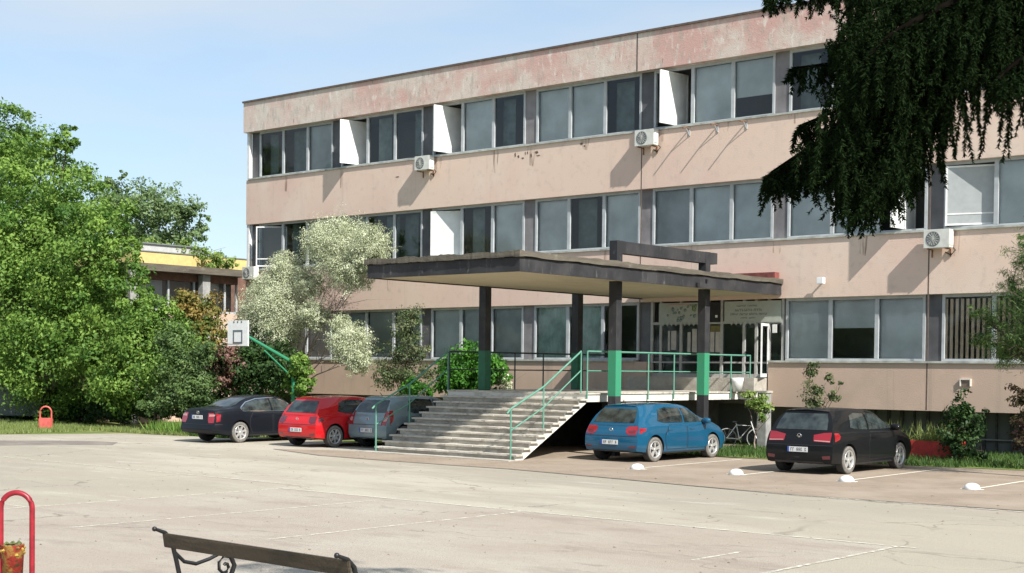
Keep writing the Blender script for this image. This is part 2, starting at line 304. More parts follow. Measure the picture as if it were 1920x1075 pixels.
# ------------------------------------------------------------------ ground and setting
def sheet(name, poly, z, mat, kind='structure', label=None):
    m = MB(); m.add([(x, y, z) for x, y in poly], [tuple(range(len(poly)))]); o = m.build(name, mat, fixn=False); o['kind'] = kind
    if label: o['label'] = label
    return o
g = MB(); NN = 60
sheet('ground', [(-900, -300), (600, -300), (600, 900), (-900, 900)], -0.02, M['grass_ground'])
sheet('asphalt_yard', [(-47, -12), (14, -12), (14, 29), (-20, 31), (-37.2, 29.6), (-38.5, 28.4), (-40.9, 28.0), (-41.6, 26.2), (-42.6, 24.3), (-47, 23.2), (-60, 20), (-60, -12)], 0.0, M['asphalt'])
sheet('court_surface', [(-33, 1), (-8.2, 1), (-8.2, 17.55), (-20.6, 17.55), (-20.6, 12.3), (-33, 12.2)], 0.004, M['court'])
sheet('paved_parking', [(-29.3, 26.6), (-30.6, 25.9), (-27.6, 24.9), (-24.5, 24.75), (-21, 24.8), (-17.8, 24.35), (-15.5, 23.95), (-12.9, 23.6), (-8.8, 23.75), (10, 23.6), (10, 33), (-11.5, 33.8), (-14.8, 33.2), (-18.8, 32.6), (-20.15, 32.45), (-22.95, 32.6), (-22.95, 38.4), (-27.9, 38.4), (-27.9, 27)], 0.004, M['paving'])
sheet('asphalt_patch', [(-40.4, 20.2), (-39.2, 22.5), (-37.7, 24.2), (-36.2, 24.6), (-35.0, 23.6), (-36.2, 22.4), (-36.9, 20.9), (-38.3, 19.6)], 0.004, M['old_patch'])
sheet('grass_verge', [(-22.3, 32.9), (-18.8, 32.75), (-14.8, 33.35), (-11.5, 33.95), (12, 34), (12, 40.3), (-22.3, 40.3)], 0.003, M['grass_ground'])
# faded court lines
lm = MB()
def line(a, b, wd, z=.009, mb=lm):
    a, b = Vector((*a, z)), Vector((*b, z)); d = (b-a).normalized(); n_ = Vector((-d.y, d.x, 0))*wd/2
    mb.add([a-n_, b-n_, b+n_, a+n_], [(0, 1, 2, 3)])
for a, b in [((-20.6, 11.5), (-20.6, 17.6)), ((-20.65, 17.6), (-7.9, 17.6)), ((-17.6, 11.0), (-17.6, 17.2)), ((-14.6, 12.2), (-14.6, 17.5)), ((-9.4, 14.5), (-9.4, 15.6)), ((-8.2, 14.0), (-8.2, 17.6)), ((-30, 12.3), (-20.6, 12.3)), ((-33, 18.6), (-20.6, 18.3))]: line(a, b, .062)
o = lm.build('court_marking', M['line'], fixn=False); o['kind'] = 'structure'
bl = MB()
for u_, v0, v1 in ((-19.2, 27.5, 32.1), (-16.4, 27.4, 32.1), (-14.0, 27.6, 32.6), (-11.2, 27.6, 33.0), (-8.5, 27.6, 33.0)): line((u_, v0), (u_-.12, v1), .075, .01, bl)
o = bl.build('bay_marking', M['line_bright'], fixn=False); o['kind'] = 'structure'
cl = MB(); line((-18.6, 24.45), (-12.9, 23.5), .09, .009, cl); line((-12.9, 23.5), (6, 23.55), .09, .009, cl)
o = cl.build('edge_marking', M['line'], fixn=False); o['kind'] = 'structure'
# thin dark joint between asphalt and paving
kj = MB(); pts = [(-30.6, 25.85), (-27.6, 24.85), (-24.5, 24.7), (-21, 24.75), (-17.8, 24.3), (-15.5, 23.9), (-12.9, 23.55), (-8.8, 23.7), (8, 23.6)]
for a, b in zip(pts, pts[1:]): line(a, (b[0]+.02, b[1]), .07, .0125, kj)
o = kj.build('paving_edge', M['old_patch'], fixn=False); o['kind'] = 'structure'

# scattered pebbles and litter
pb = MB()
for i in range(600):
    u_ = random.uniform(-40, -8); v_ = random.uniform(9, 27); s_ = random.uniform(.006, .017)*(1.6 if random.random() < .08 else 1)
    pb.add([(u_-s_*random.uniform(1, 2), v_, .008), (u_, v_-s_, .008), (u_+s_*random.uniform(1, 2), v_+s_*.3, .008), (u_, v_+s_, .008), (u_, v_, .008+s_*.7)], [(0, 1, 4), (1, 2, 4), (2, 3, 4), (3, 0, 4)])
tag(pb.build('pebbles', M['pebble']), 'scattered pebbles and crumbs of asphalt lying on the yard', 'pebbles', kind='stuff')

# ------------------------------------------------------------------ school building
V0 = 38.5
ZR, H3, S3, H2, S2, H1, S1, B0 = 13.36, 12.12, 10.20, 8.27, 6.38, 4.55, 2.645, 1.23
UL, UR = -47.45, 3.2
bld = empty('school_building', (0, V0, 0), 'long three storey school with salmon plaster bands and rows of ribbon windows', 'building')
def P(mb, name, mat, parent=bld, **k):
    off = parent.matrix_world.translation if parent is not bld else Vector((0, V0, 0))
    mb.v = [(x, y-V0, z) for x, y, z in mb.v]
    return mb.build(name, mat, parent, **k)
P(MB().box(UL-.06, UR, V0-.12, V0+.5, H3, ZR), 'parapet_band', M['fascia'])['label'] = 'weathered peeling pink band under the roof'
P(MB().box(UL-.1, UR+.1, V0-.17, V0+.3, ZR, ZR+.07), 'roof_edge', M['joint'])
P(MB().box(UL+.1, UR, V0+.5, V0+14, ZR-.45, ZR-.05), 'roof', M['roofing'])
P(MB().box(UL, UR, V0, V0+.5, H2, S3-.06), 'wall_band', M['plaster'])
P(MB().box(UL, UR, V0, V0+.5, H1, S2-.06), 'wall_band', M['plaster'])
P(MB().box(UL, -26.85, V0, V0+.5, B0, S1-.06), 'wall_band', M['plaster_low'])
P(MB().box(-22.3, UR, V0, V0+.5, B0, S1-.06), 'wall_band', M['plaster_low'])
P(MB().box(UL, UL+.22, V0+.52, V0+14, 0, ZR-.5), 'end_wall', M['plaster'])
P(MB().box(UL+.3, UR, V0+14.2, V0+14.4, 0, ZR-.5), 'rear_wall', M['plaster'])
P(MB().box(UR-.1, UR+.1, V0+.52, V0+14, 0, ZR-.5), 'end_wall', M['plaster'])
P(MB().box(UL+.25, UR-.2, V0+2.6, V0+2.8, 1.3, ZR-.5), 'inner_wall', M['interior'])
im = MB()
for z in (B0, H1, H2): im.box(UL+.25, UR-.2, V0+.51, V0+2.55, z+.05, z+.45)
im.box(UL+.25, UR-.2, V0+.51, V0+2.55, H3+.1, H3+.3)
P(im, 'floor_slab', M['interior'])
# recessed basement: dark boarded wall with pale vertical battens
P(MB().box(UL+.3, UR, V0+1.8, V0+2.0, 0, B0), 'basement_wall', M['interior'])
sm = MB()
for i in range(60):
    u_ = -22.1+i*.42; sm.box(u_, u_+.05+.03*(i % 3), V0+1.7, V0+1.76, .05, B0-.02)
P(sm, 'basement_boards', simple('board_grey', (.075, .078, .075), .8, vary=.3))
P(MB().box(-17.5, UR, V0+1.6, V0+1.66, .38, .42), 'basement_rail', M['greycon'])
for u_ in (-13.35,): P(MB().box(u_, u_+.05, V0+1.55, V0+1.6, .1, B0), 'basement_post', M['greycon'])
jm = MB()
for u_ in (-27.15, -17.15): jm.box(u_-.02, u_+.02, V0-.003, V0+.02, B0+.02 if u_ > -20 else H1, S3-.1)
jm.box(-27.32, -27.27, V0-.124, V0-.1, H3+.01, ZR)
P(jm, 'expansion_joint', M['joint'])
# plaster damage under the top windows
dm = MB()
for i, (x, y, w_, h_) in enumerate([(966, 291, 3, 8), (972, 294, 4, 5), (980, 297, 5, 3), (985, 288, 2, 6), (989, 287, 2, 5), (996, 292, 3, 7), (1006, 286, 7, 5), (1009, 292, 8, 2), (1090, 270, 6, 4), (1096, 274, 3, 3), (745, 332, 8, 2)]):
    p = at(x, y, V0); s_ = depth(p)/FPX
    dm.prism([(p.x-w_*s_*.6, p.z+h_*s_*.3), (p.x+w_*s_*.3, p.z+h_*s_*.6), (p.x+w_*s_*.7, p.z-h_*s_*.2), (p.x-w_*s_*.1, p.z-h_*s_*.6)], 'y', V0-.006, V0+.01)
P(dm, 'plaster_chips', simple('chip_dark', (.13, .09, .07), .9))

ROWS = {3: (S3, H3), 2: (S2, H2), 1: (S1, H1)}
# pane codes: L light blind, M mid blind, D dark, H half light blind, O<angle> pivoted open, C curtain, W wood slats, T light with low opening
PAN = {3: ['D D M', 'O76 D D', 'O80 L D', 'L L D', 'O82 L H', 'D M M', 'L M L', 'L L D', 'M L L', 'L D L'],
       2: ['Q30 D M', 'M D D', 'O20 D L', 'L D L', 'M L L', 'L L X85', 'Q14 L M', 'L L M', 'M L L', 'L D L'],
       1: ['M M L', 'L L L', 'L G M', 'C C K', None, 'L T L', 'W W M', 'L L L', 'M L L', 'L L L']}
FV = V0+.22
def pane_obj(win, u0, u1, z0, z1, code, row):
    mats = {'L': 'blind_l', 'M': 'blind_m', 'H': 'blind_l', 'C': 'curtain', 'T': 'blind_l', 'G': 'blind_m'}
    if code[0] in 'OQX':
        ang = R(float(code[1:])); uc = (u0+u1)/2; hw = (u1-u0)/2-.02
        piv = bpy.data.objects.new('open_sash', None)
        b = MB(); t = .05
        b.box(-hw, hw, -.02, .02, z0+.02, z0+.02+t); b.box(-hw, hw, -.02, .02, z1-.04-t, z1-.04); b.box(-hw, -hw+t, -.02, .02, z0+.02+t, z1-.04-t); b.box(hw-t, hw, -.02, .02, z0+.02+t, z1-.04-t)
        if code[0] == 'Q': b.box(-hw+t, hw-t, -.018, .018, z0+.32, z0+.36)
        o = b.build('open_sash', M['frame_bright'], win); o.location = (uc, FV-V0, 0); o.rotation_euler = (0, 0, ang)
        pm = M['white_bleached'] if code[0] == 'O' and row == 3 or code == 'O20' else (M['glass'] if row == 2 and u0 < -40 else M['white_bleached'])
        if code[0] == 'Q' and u0 > -20: pm = simple('blind_pearl', (.36, .38, .38), .6, vary=.05)
        p = MB().box(-hw+t, hw-t, -.008, .008, z0+.02+t, z1-.04-t).build('pane', pm, o)
        p['label'] = 'white backed pane turned outwards' if pm is not M['glass'] else 'clear pane turned outwards'
        return
    g_ = MB().add([(u0, FV-V0, z0), (u1, FV-V0, z0), (u1, FV-V0, z1), (u0, FV-V0, z1)], [(0, 1, 2, 3)])
    g_.build('pane', M['glass'], win, fixn=False)
    bz0 = {'H': z0+(z1-z0)*.36, 'T': z0+(z1-z0)*.52}.get(code[0], z0-.02)
    if code[0] in mats:
        bm_ = MB(); y = FV-V0+.12
        if code[0] == 'C':
            n = 16
            for i in range(n):
                a, b = u0+(u1-u0)*i/n, u0+(u1-u0)*(i+1)/n; ya, yb = y+.03*(i % 2), y+.03*((i+1) % 2)
                bm_.add([(a, ya, bz0), (b, yb, bz0), (b, yb, z1), (a, ya, z1)], [(0, 1, 2, 3)])
        else: bm_.add([(u0-.02, y, bz0), (u1+.02, y, bz0), (u1+.02, y, z1), (u0-.02, y, z1)], [(0, 1, 2, 3)])
        bm_.build('blind', M[mats[code[0]]], win, fixn=False)
    if code[0] == 'D':
        bm_ = MB(); y = FV-V0+.45; wd_ = (u1-u0)
        a_ = u0+wd_*random.choice((0, .05, .4)); b_ = a_+wd_*random.uniform(.35, .6)
        bm_.add([(a_, y, z0), (b_, y, z0), (b_, y, z1), (a_, y, z1)], [(0, 1, 2, 3)]); bm_.build('curtain', M['curtain_dim'], win, fixn=False)
    if code[0] == 'W':
        bm_ = MB(); n = 9
        for i in range(n):
            a = u0+(u1-u0)*i/n; bm_.box(a, a+(u1-u0)/n*.55, FV-V0+.03, FV-V0+.05, z0, z1-.05)
        bm_.build('blind', M['slat_wood'], win)
for row, (z0, z1) in ROWS.items():
    for k in range(10):
        ub = -47.3+5*k; codes = PAN[row][k]
        if row == 1 and k == 5 or row == 1 and k == 4: pass
        if not (row == 1 and k in (4, 5)):
            pm = M['pier_light'] if (k in (3,) or (row, k) in ((2, 4), (2, 5), (3, 5))) else M['pier']
            P(MB().box(ub, ub+.5, V0+.2, V0+.42, z0, z1), 'pier_panel', pm)
        if row == 1 and k == 4: P(MB().box(ub, ub+.5, V0+.24, V0+.42, z0-1, z1), 'pier_panel', M['pier'])
        if codes is None: continue
        u0, u1 = ub+.5, ub+5.0
        P(MB().box(ub, ub+5 if not (row == 1 and k == 3) else ub+4.99, V0-.05, V0+.3, z0-.06, z0), 'sill', M['sill']) if not (row == 1 and k == 3) else P(MB().box(ub, ub+4.95, V0-.05, V0+.3, z0-.06, z0), 'sill', M['sill'])
        fr = MB(); d0, d1 = FV-.05, FV+.04
        fr.box(u0, u1, d0, d1, z0, z0+.07); fr.box(u0, u1, d0, d1, z1-.09, z1)
        xs = [u0, u0+1.5, u0+3.0, u1]
        for i, x in enumerate(xs):
            a, b = (x, x+.08) if i == 0 else ((x-.08, x) if i == 3 else (x-.06, x+.06))
            fr.box(a, b, d0-.004, d1+.004, z0+.07, z1-.09)
        win = P(fr, 'window', M['frame'])
        for i, c in enumerate(codes.split()):
            pane_obj(win, xs[i]+.05, xs[i+1]-.05, z0+.07, z1-.09, c, row)
# end post at left corner of each row
for row, (z0, z1) in ROWS.items(): P(MB().box(UL, UL+.14, V0+.04, V0+.2, z0, z1), 'corner_post', M['frame_bright'])

# entrance (in the ground storey, under the canopy)
ZP = 1.68
ent = empty('entrance_front', (0, 0, 0)); ent.parent = bld; ent.location = (0, 0, 0)
bpy.data.objects.remove(ent)
df = MB()
us = [-26.8, -26.45, -25.66, -24.95, -24.62, -24.12, -23.3, -22.86, -22.42, -21.92]
for i, u_ in enumerate(us): df.box(u_-.045, u_+.045, V0+.2, V0+.3, ZP+.42, H1)
df.box(-26.8, -21.9, V0+.205, V0+.295, 3.80, 3.88); df.box(-26.8, -21.9, V0+.205, V0+.295, 2.55, 2.60); df.box(-26.8, -21.9, V0+.205, V0+.295, ZP+.42, ZP+.54)
door = P(df, 'entrance_door', simple('door_frame', (.40, .40, .38), .6, vary=.1))
dg = MB(); dg.box(-26.75, -21.95, V0+.24, V0+.25, ZP+.1, 3.82); dgo = P(dg, 'door_glass', M['glass'], door) if False else None
dg = MB().add([(-26.75, V0+.25, ZP+.1), (-21.95, V0+.25, ZP+.1), (-21.95, V0+.25, 3.82), (-26.75, V0+.25, 3.82)], [(0, 1, 2, 3)])
dg.v = [(x, y-V0, z) for x, y, z in dg.v]; dg.build('door_glass', M['glass'], door, fixn=False)
od = MB(); od.box(0, .05, -.02, .02, ZP+.45, 3.78); od.box(.75, .8, -.02, .02, ZP+.45, 3.78); od.box(.05, .75, -.02, .02, ZP+.45, ZP+.56); od.box(.05, .75, -.02, .02, 3.7, 3.78)
odo = od.build('door_leaf', M['frame_bright'], door); odo.location = (-22.42, .2, 0); odo.rotation_euler = (0, 0, R(-75)); odo['label'] = 'white framed glass door leaf standing open'
def board(u0, u1, z0, z1, mat, name='sign_board', dv=.17):
    b = MB().box(u0, u1, dv, dv+.025, z0, z1); return b.build(name, mat, bld)
s1 = board(-26.5, -24.72, 3.86, 4.50, M['sign']); s1['label'] = 'pale panel with a faded drawing in teal and green'
s2 = board(-24.0, -21.97, 3.84, 4.50, M['sign']); s2['label'] = 'pale school name board with three lines of small print'
board(-24.58, -24.16, 3.86, 4.5, M['black'], 'transom_panel')
MB().box(-24.33, -24.25, .155, .168, 4.0, 4.08).build('badge', M['white'], bld)
# writing on the name board: the letters are too small to read, short strokes in words
def strokes(parent, u0, u1, z, h, words, mat, seed=1, dv=.166):
    r_ = random.Random(seed); mb = MB(); n = words; wl = (u1-u0)/n
    for i in range(n):
        a = u0+wl*i; b = a+wl*.8; x = a
        while x < b:
            k = r_.random(); wd = h*.55
            mb.box(x, x+h*.14, dv, dv+.003, z, z+h)
            if k < .6: mb.box(x+h*.14, x+wd, dv, dv+.003, z+h*.82, z+h)
            if k > .35: mb.box(x+h*.14, x+wd, dv, dv+.003, z+h*.4, z+h*.55)
            if k > .7: mb.box(x+wd-h*.14, x+wd, dv, dv+.003, z, z+h*.4)
            x += wd+h*.22
    return mb.build('lettering', mat, parent)
strokes(s2, -23.55, -22.75, 4.33, .05, 2, M['ink'], 1); strokes(s2, -23.6, -22.6, 4.18, .08, 3, M['ink'], 2); strokes(s2, -23.78, -22.4, 4.06, .065, 4, M['ink'], 3); strokes(s2, -23.4, -22.8, 3.95, .045, 2, M['ink'], 4)
dr = MB(); rr = random.Random(5)
for i in range(26):
    x = rr.gauss(-25.65, .26); z = rr.uniform(3.93, 4.4); s_ = rr.uniform(.02, .06)
    dr.lathe([(0, -.002), (s_, 0), (0, .002)], 8, (x, .166, z), 'y')
dr.build('drawing', M['ink_teal'], s1)
d2 = MB()
for i in range(8): d2.lathe([(0, -.002), (rr.uniform(.03, .07), 0), (0, .002)], 8, (rr.gauss(-25.15, .07), .164, rr.uniform(4.25, 4.42)), 'y')
d2.build('drawing', M['ink_green'], s1)
d3 = MB().box(-26.1, -25.3, .163, .168, 4.44, 4.475); d3.build('drawing', M['ink_pink'], s1)
# paper zigzag bunting, posters, and pale panels painted as daylight showing through the hall
bu = MB()
for i in range(16):
    u_ = -26.4+i*.17+(.9 if i > 9 else 0)
    bu.prism([(u_, 3.86), (u_+.15, 3.86), (u_+.075, 3.74)], 'y', .15, .155)
bu.build('bunting', M['sign'], bld)
po = MB()
for a, b, c, d in ((-26.18, -26.1, 2.95, 3.6), (-26.05, -25.85, 2.98, 3.6), (-25.42, -25.3, 2.9, 3.55), (-25.24, -25.06, 2.9, 3.65), (-24.56, -24.4, 2.9, 3.55), (-24.36, -24.18, 2.9, 3.55)): MB().box(a, b, .235, .24, c, d).build('poster_or_daylight', M['poster_or_daylight'], bld)
MB().box(-24.55, -24.15, .236, .24, 3.55, 3.75).build('poster_or_daylight', simple('poster_olive', (.16, .14, .05), .7), bld)
MB().box(-22.25, -22.1, .14, .16, 3.5, 3.76).build('poster_or_daylight', M['white'], bld)
# door inner lower panels
MB().box(-26.75, -21.95, .33, .34, ZP, 2.5).build('door_panel', simple('door_lower', (.03, .045, .035), .6), bld)
bpy.context.view_layer.update()

# ------------------------------------------------------------------ things fixed on the facade
def ac(px, py, z, label, wd=.85, sc=.9):
    p = at(px, py, V0); e = empty('air_conditioner', (p.x, V0, z), label, 'air conditioner', 'air conditioners on the facade'); e.scale = (sc, sc, sc)
    y0 = -.42
    MB().box(-wd/2, wd/2, y0, y0+.3, -.29, .29).build('casing', M['acwhite'], e, bevel=.012)
    cx = -wd*.12
    MB().lathe([(.0, -.004), (.2, -.004), (.215, -.01), (.235, -.004), (.235, .01)], 28, (cx, y0-.004, 0), 'y').build('fan_grille', M['acgrey'], e)
    gm = MB()
    for i in range(7): a = i*math.pi/7; gm.beam((cx-.2*math.cos(a), y0-.018, -.2*math.sin(a)), (cx+.2*math.cos(a), y0-.018, .2*math.sin(a)), .008, .008)
    gm.build('grille_bars', M['acwhite'], e)
    MB().box(wd/2, wd/2+.02, y0+.03, y0+.26, -.2, .22).build('service_cover', M['white'], e)
    for s_ in (-.3, .3):
        MB().box(s_-.02, s_+.02, -.42, 0, -.33, -.295).box(s_-.02, s_+.02, -.03, 0, -.55, -.33).build('bracket', M['rust'], e)
    MB().tube([(wd/2-.04, -.1, -.25), (wd/2+.05, -.06, -.35), (wd/2-.1, -.05, -.5), (wd/2-.25, -.03, -.42), (wd/2-.3, 0, -.4)], .018).build('pipe', M['iron'], e)
    return e
ac(804, 306, 9.92, 'smaller wall air conditioner left of the third open top floor window')
ac(1220, 259, 9.88, 'wall air conditioner under the open white sash beside the plaster joint, above the canopy')
ac(1766, 447, 6.08, 'large looking wall air conditioner under the middle row windows at far right')
ac(478, 512, 6.20, 'air conditioner at the far left corner half hidden by the silver tree')
for i, (px, z, lab) in enumerate(((1293, 10.05, 'leftmost'), (1346, 10.05, 'middle'), (1400, 10.05, 'rightmost'))):
    p = at(px, 236, V0); e = empty('pipe_stub', (p.x, V0, z), f'{lab} of the three rusty rods sticking out below the top windows', 'rod', 'rods below the top windows')
    MB().tube([(0, 0, 0), (0, -.2, .03), (.01, -.42, -.02)], .022).build('rod', M['rust'], e)
    MB().box(-.03, .03, -.02, 0, -.22, .06).tube([(0, -.02, -.2), (0, -.2, 0)], .014).build('bracket', M['frame'], e)
p = at(1545, 527, V0); e = empty('wall_lamp', (p.x, V0, 5.03), 'small white floodlight on the band right of the canopy', 'lamp')
MB().box(-.09, .12, -.30, -.14, -.10, .10).build('lamp_head', M['white'], e, bevel=.01); MB().beam((0, 0, 0), (0, -.15, 0), .04, .04).build('arm', M['acwhite'], e)
p = at(1811, 718, V0); e = empty('wall_vent', (p.x, V0, p.z), 'small pale vent box on the lower wall at far right', 'vent')
MB().box(-.16, .16, -.06, 0, .08, .11).box(.13, .16, -.06, 0, -.1, .08).box(-.16, -.13, -.06, 0, -.1, .08).build('hood', M['whitewash'], e)
vm = MB()
for i in range(5): vm.box(-.13, .13, -.03, 0, -.09+i*.035, -.07+i*.035)
vm.build('louvre', M['stain'], e)

for u0_, u1_, z_ in ((-16.0, -4, 9.6),):
    cb = [(u0_+(u1_-u0_)*t/24, V0-.02, z_-.06*math.sin(math.pi*t/24)*(1+.3*math.sin(t*1.7))) for t in range(25)]
    P(MB().tube(cb, .008, 5), 'wall_cable', M['joint'])
def dripmat():
    m, t, p = newmat('drip'); p.inputs['Base Color'].default_value = (.22, .15, .10, 1); p.inputs['Roughness'].default_value = .9
    g = t.nodes.new("ShaderNodeNewGeometry"); mp_ = t.nodes.new("ShaderNodeMapping"); mp_.inputs['Scale'].default_value = (9, 1, .7)
    n = t.nodes.new("ShaderNodeTexNoise"); n.inputs['Scale'].default_value = 1.4; n.inputs['Detail'].default_value = 5
    r = t.nodes.new("ShaderNodeMapRange"); r.inputs['From Min'].default_value = .50; r.inputs['From Max'].default_value = .70; r.inputs['To Max'].default_value = .55
    t.links.new(g.outputs['Position'], mp_.inputs[0]); t.links.new(mp_.outputs[0], n.inputs['Vector']); t.links.new(n.outputs[0], r.inputs[0]); t.links.new(r.outputs[0], p.inputs['Alpha']); return m
dmt = dripmat()
rr = random.Random(12)
for z1_, u_list in ((S3-.07, [-45, -41.6, -38.2, -36.4, -33.6, -31.9, -29.5, -26.4, -24, -21.5, -19, -16.5, -13.6]), (S2-.07, [-44, -39, -34.6, -31.7, -28.6, -25.2, -22.1, -19.2, -16.4, -14])):
    for u_ in u_list:
        h_ = rr.uniform(.25, 1.1); w__ = rr.uniform(.08, .35)
        q_ = MB().add([(u_-w__, V0-.004, z1_), (u_+w__, V0-.004, z1_), (u_+w__*.5, V0-.004, z1_-h_), (u_-w__*.4, V0-.004, z1_-h_*.9)], [(0, 1, 2, 3)]); P(q_, 'drip_stain', dmt)
# ------------------------------------------------------------------ canopy
can = empty('entrance_canopy', (-24.5, 32, 0), 'flat entrance canopy with charcoal edge on green footed columns', 'canopy')
def C_(mb, name, mat, **k):
    mb.v = [(x+24.5, y-32, z) for x, y, z in mb.v]; return mb.build(name, mat, can, **k)
cu0, cu1, cv0, cv1, cz0, cz1 = -27.1, -21.87, 26.03, V0-.01, 4.64, 5.12
C_(MB().box(cu0+.06, cu1-.06, cv0+.06, cv1, cz0+.03, cz1-.15), 'slab', M['soffit'])['label'] = 'stained cream underside'
C_(MB().box(cu0, cu1, cv0, cv0+.06, cz0, cz1-.12).box(cu0, cu0+.06, cv0+.06, cv1, cz0, cz1-.12).box(cu1-.06, cu1, cv0+.06, cv1, cz0, cz1-.12), 'fascia', M['charcoal'])
rf = MB(); rr = random.Random(3)
for (a, b, nx, ny) in (((cu0-.05, cv0-.07), (cu1+.05, cv0-.07), 0, -1), ((cu1+.06, cv0-.07), (cu1+.06, cv1), 1, 0), ((cu0-.06, cv0-.07), (cu0-.06, cv1), -1, 0)):
    n = 60; vs = []
    for i in range(n+1):
        x = a[0]+(b[0]-a[0])*i/n; y = a[1]+(b[1]-a[1])*i/n; j = rr.uniform(-.012, .012); lo = cz1-.135+rr.uniform(0, .014)*(1+math.sin(i*.7)); hi = cz1+.005+rr.uniform(-.008, .018)+.012*math.sin(i*.45)
        vs += [(x+nx*j, y+ny*j, lo), (x+nx*j*.3, y+ny*j*.3, hi), (x-nx*.16, y-ny*.16, hi-.005), (x-nx*.16, y-ny*.16, lo)]
    rf.add(vs, [(i*4+k, (i+1)*4+k, (i+1)*4+(k+1) % 4, i*4+(k+1) % 4) for i in range(n) for k in range(4)]+[(0, 1, 2, 3), (n*4+3, n*4+2, n*4+1, n*4)])
rf.box(cu0, cu1, cv0, cv1, cz1-.14, cz1-.03)
C_(rf, 'roofing_felt', M['roofing'])
C_(MB().box(-24.4, -21.95, V0-.28, V0-.02, cz1, cz1+.22), 'wall_flashing', M['redroof'])
CV = (30.75, 35.1)
for cu in (-27.12, -22.48):
    for cv in CV:
        hw = .125; zt = 5.75 if cu > -25 else cz0+.02
        zb = 0 if cu > -25 else ZP
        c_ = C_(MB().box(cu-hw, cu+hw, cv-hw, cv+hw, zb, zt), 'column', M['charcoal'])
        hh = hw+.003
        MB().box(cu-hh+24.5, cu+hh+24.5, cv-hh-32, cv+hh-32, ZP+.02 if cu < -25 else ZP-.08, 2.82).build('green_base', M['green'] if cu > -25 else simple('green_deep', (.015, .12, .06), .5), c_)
C_(MB().box(-22.6, -22.36, CV[0]+.13, CV[1]-.13, 5.42, 5.745), 'top_beam', M['charcoal'])
C_(MB().box(-22.6, -22.36, CV[1]+.13, CV[1]+.5, 5.42, 5.745), 'top_beam', M['charcoal'])
sp = MB().box(-21.86, -21.80, 33.7, 33.82, cz0+.02, cz0+.13).box(-21.86, -21.82, 34.2, 34.28, cz0+.18, cz0+.26); C_(sp, 'spotlight', M['black'])

# ------------------------------------------------------------------ platform and stairs
PU0, PU1, PV = -27.95, -22.95, 30.1
plat = empty('entrance_platform', (-25.4, 34, 0), 'raised concrete entrance platform with whitewashed edge under the canopy', 'platform')
def Q(mb, name, mat, **k):
    mb.v = [(x+25.4, y-34, z) for x, y, z in mb.v]; return mb.build(name, mat, plat, **k)
Q(MB().box(PU0, PU1, PV, V0-.01, ZP-.24, ZP-.04), 'slab', M['whitewash']); Q(MB().box(PU0-.03, PU1+.03, PV-.02, V0-.01, ZP-.04, ZP), 'paving_slabs', M['tread'])
Q(MB().box(-26.6, -26.4, 30.6, 38.4, 0, ZP-.24), 'support_wall', simple('support_shade', (.06, .055, .05), .9, vary=.3, scale=4))  # wall tone darkened to paint the shade under the platform
Q(MB().box(-24.2, -24.0, 32.5, 38.4, 0, ZP-.24), 'support_wall', simple('support_shade_deep', (.035, .035, .033), .9, vary=.3, scale=4))  # inner wall added, its near-black colour stands in for deep shade
Q(MB().box(-22.95, -22.35, 37.9, V0-.01, ZP-.24, ZP-.03), 'slab', M['whitewash'])
st = empty('entrance_stairs', (-25.4, 27.2, 0), 'wide flight of eleven worn concrete steps up to the entrance', 'stairs')
NS = 11; rise = ZP/NS; run = (PV-27.2)/(NS-1)
prof = []
for i in range(NS-1): prof += [(i*run, i*rise), (i*run, (i+1)*rise-.045)]
prof += [((NS-1)*run, (NS-1)*rise-.045)]
prof2 = [(0, 0)]
for i in range(NS-1): prof2 += [(i*run, (i+1)*rise-.045), ((i+1)*run, (i+1)*rise-.045)]
prof2 += [((NS-1)*run, ZP-.26), (.34, 0)]
prof2 = [(a-34+34, b) for a, b in prof2]
MB().prism(prof2, 'x', -2.47, 2.42).build('flight', M['riser'], st)
sg = MB()
prs = [(0, 0)]
for i in range(NS-1): prs += [(i*run, (i+1)*rise-.05), ((i+1)*run, (i+1)*rise-.05)]
prs += [((NS-1)*run, ZP-.28), (.30, 0)]
sg.prism(prs, 'x', 2.422, 2.46); sg.build('stringer', M['whitewash'], st)
rr = random.Random(9)
for i in range(NS-1):
    t = MB(); nseg = 9
    cuts = [-2.56+5.1*k/nseg+(rr.uniform(-.08, .08) if 0 < k < nseg else 0) for k in range(nseg+1)]
    for a, b in zip(cuts, cuts[1:]):
        dz = rr.uniform(-.006, .004); dy = rr.uniform(-.012, .012); t.box(a, b-.006, i*run-.035+dy, (i+1)*run+.005, (i+1)*rise-.045, (i+1)*rise+dz)
    t.build('tread', M['tread'], st)
MB().box(-2.75, 2.6, -.42, -.04, 0, .022).build('footing', M['concrete'], st)
def railing(name, top, mid, posts, mat, label, r=.022, cat='railing'):
    e = empty(name, top[0] if False else posts[0][0], label, cat)
    L0 = e.location.copy()
    MB().tube([Vector(p)-L0 for p in top], r+.004).build('handrail', mat, e); MB().tube([Vector(p)-L0 for p in mid], r-.004).build('mid_rail', mat, e)
    for a, b in posts: MB().tube([Vector(a)-L0, Vector(b)-L0], r).build('post', mat, e)
    return e
def stair_rail(u_, mat, label, zo=0):
    def zs(v): return max(0, (v-27.2)/run*rise)+rise*.5
    vs = [27.15, 28.45, 30.02]
    posts = [((u_, v, max(0, zs(v)-.12) if v < 30 else ZP), (u_, v, zs(v)+1.12 if v < 30 else 2.79)) for v in vs]
    top = [(u_, 27.0, 1.18), (u_, 27.15, 1.30), (u_, 28.45, zs(28.45)+1.12), (u_, 30.02, 2.79)]
    posts[0] = ((u_, 27.15, 0), (u_, 27.15, 1.30))
    mid = [(u_, 27.15, .75), (u_, 28.45, zs(28.45)+.58), (u_, 30.02, 2.28)]
    return railing('stair_railing', top, mid, posts, mat, label)
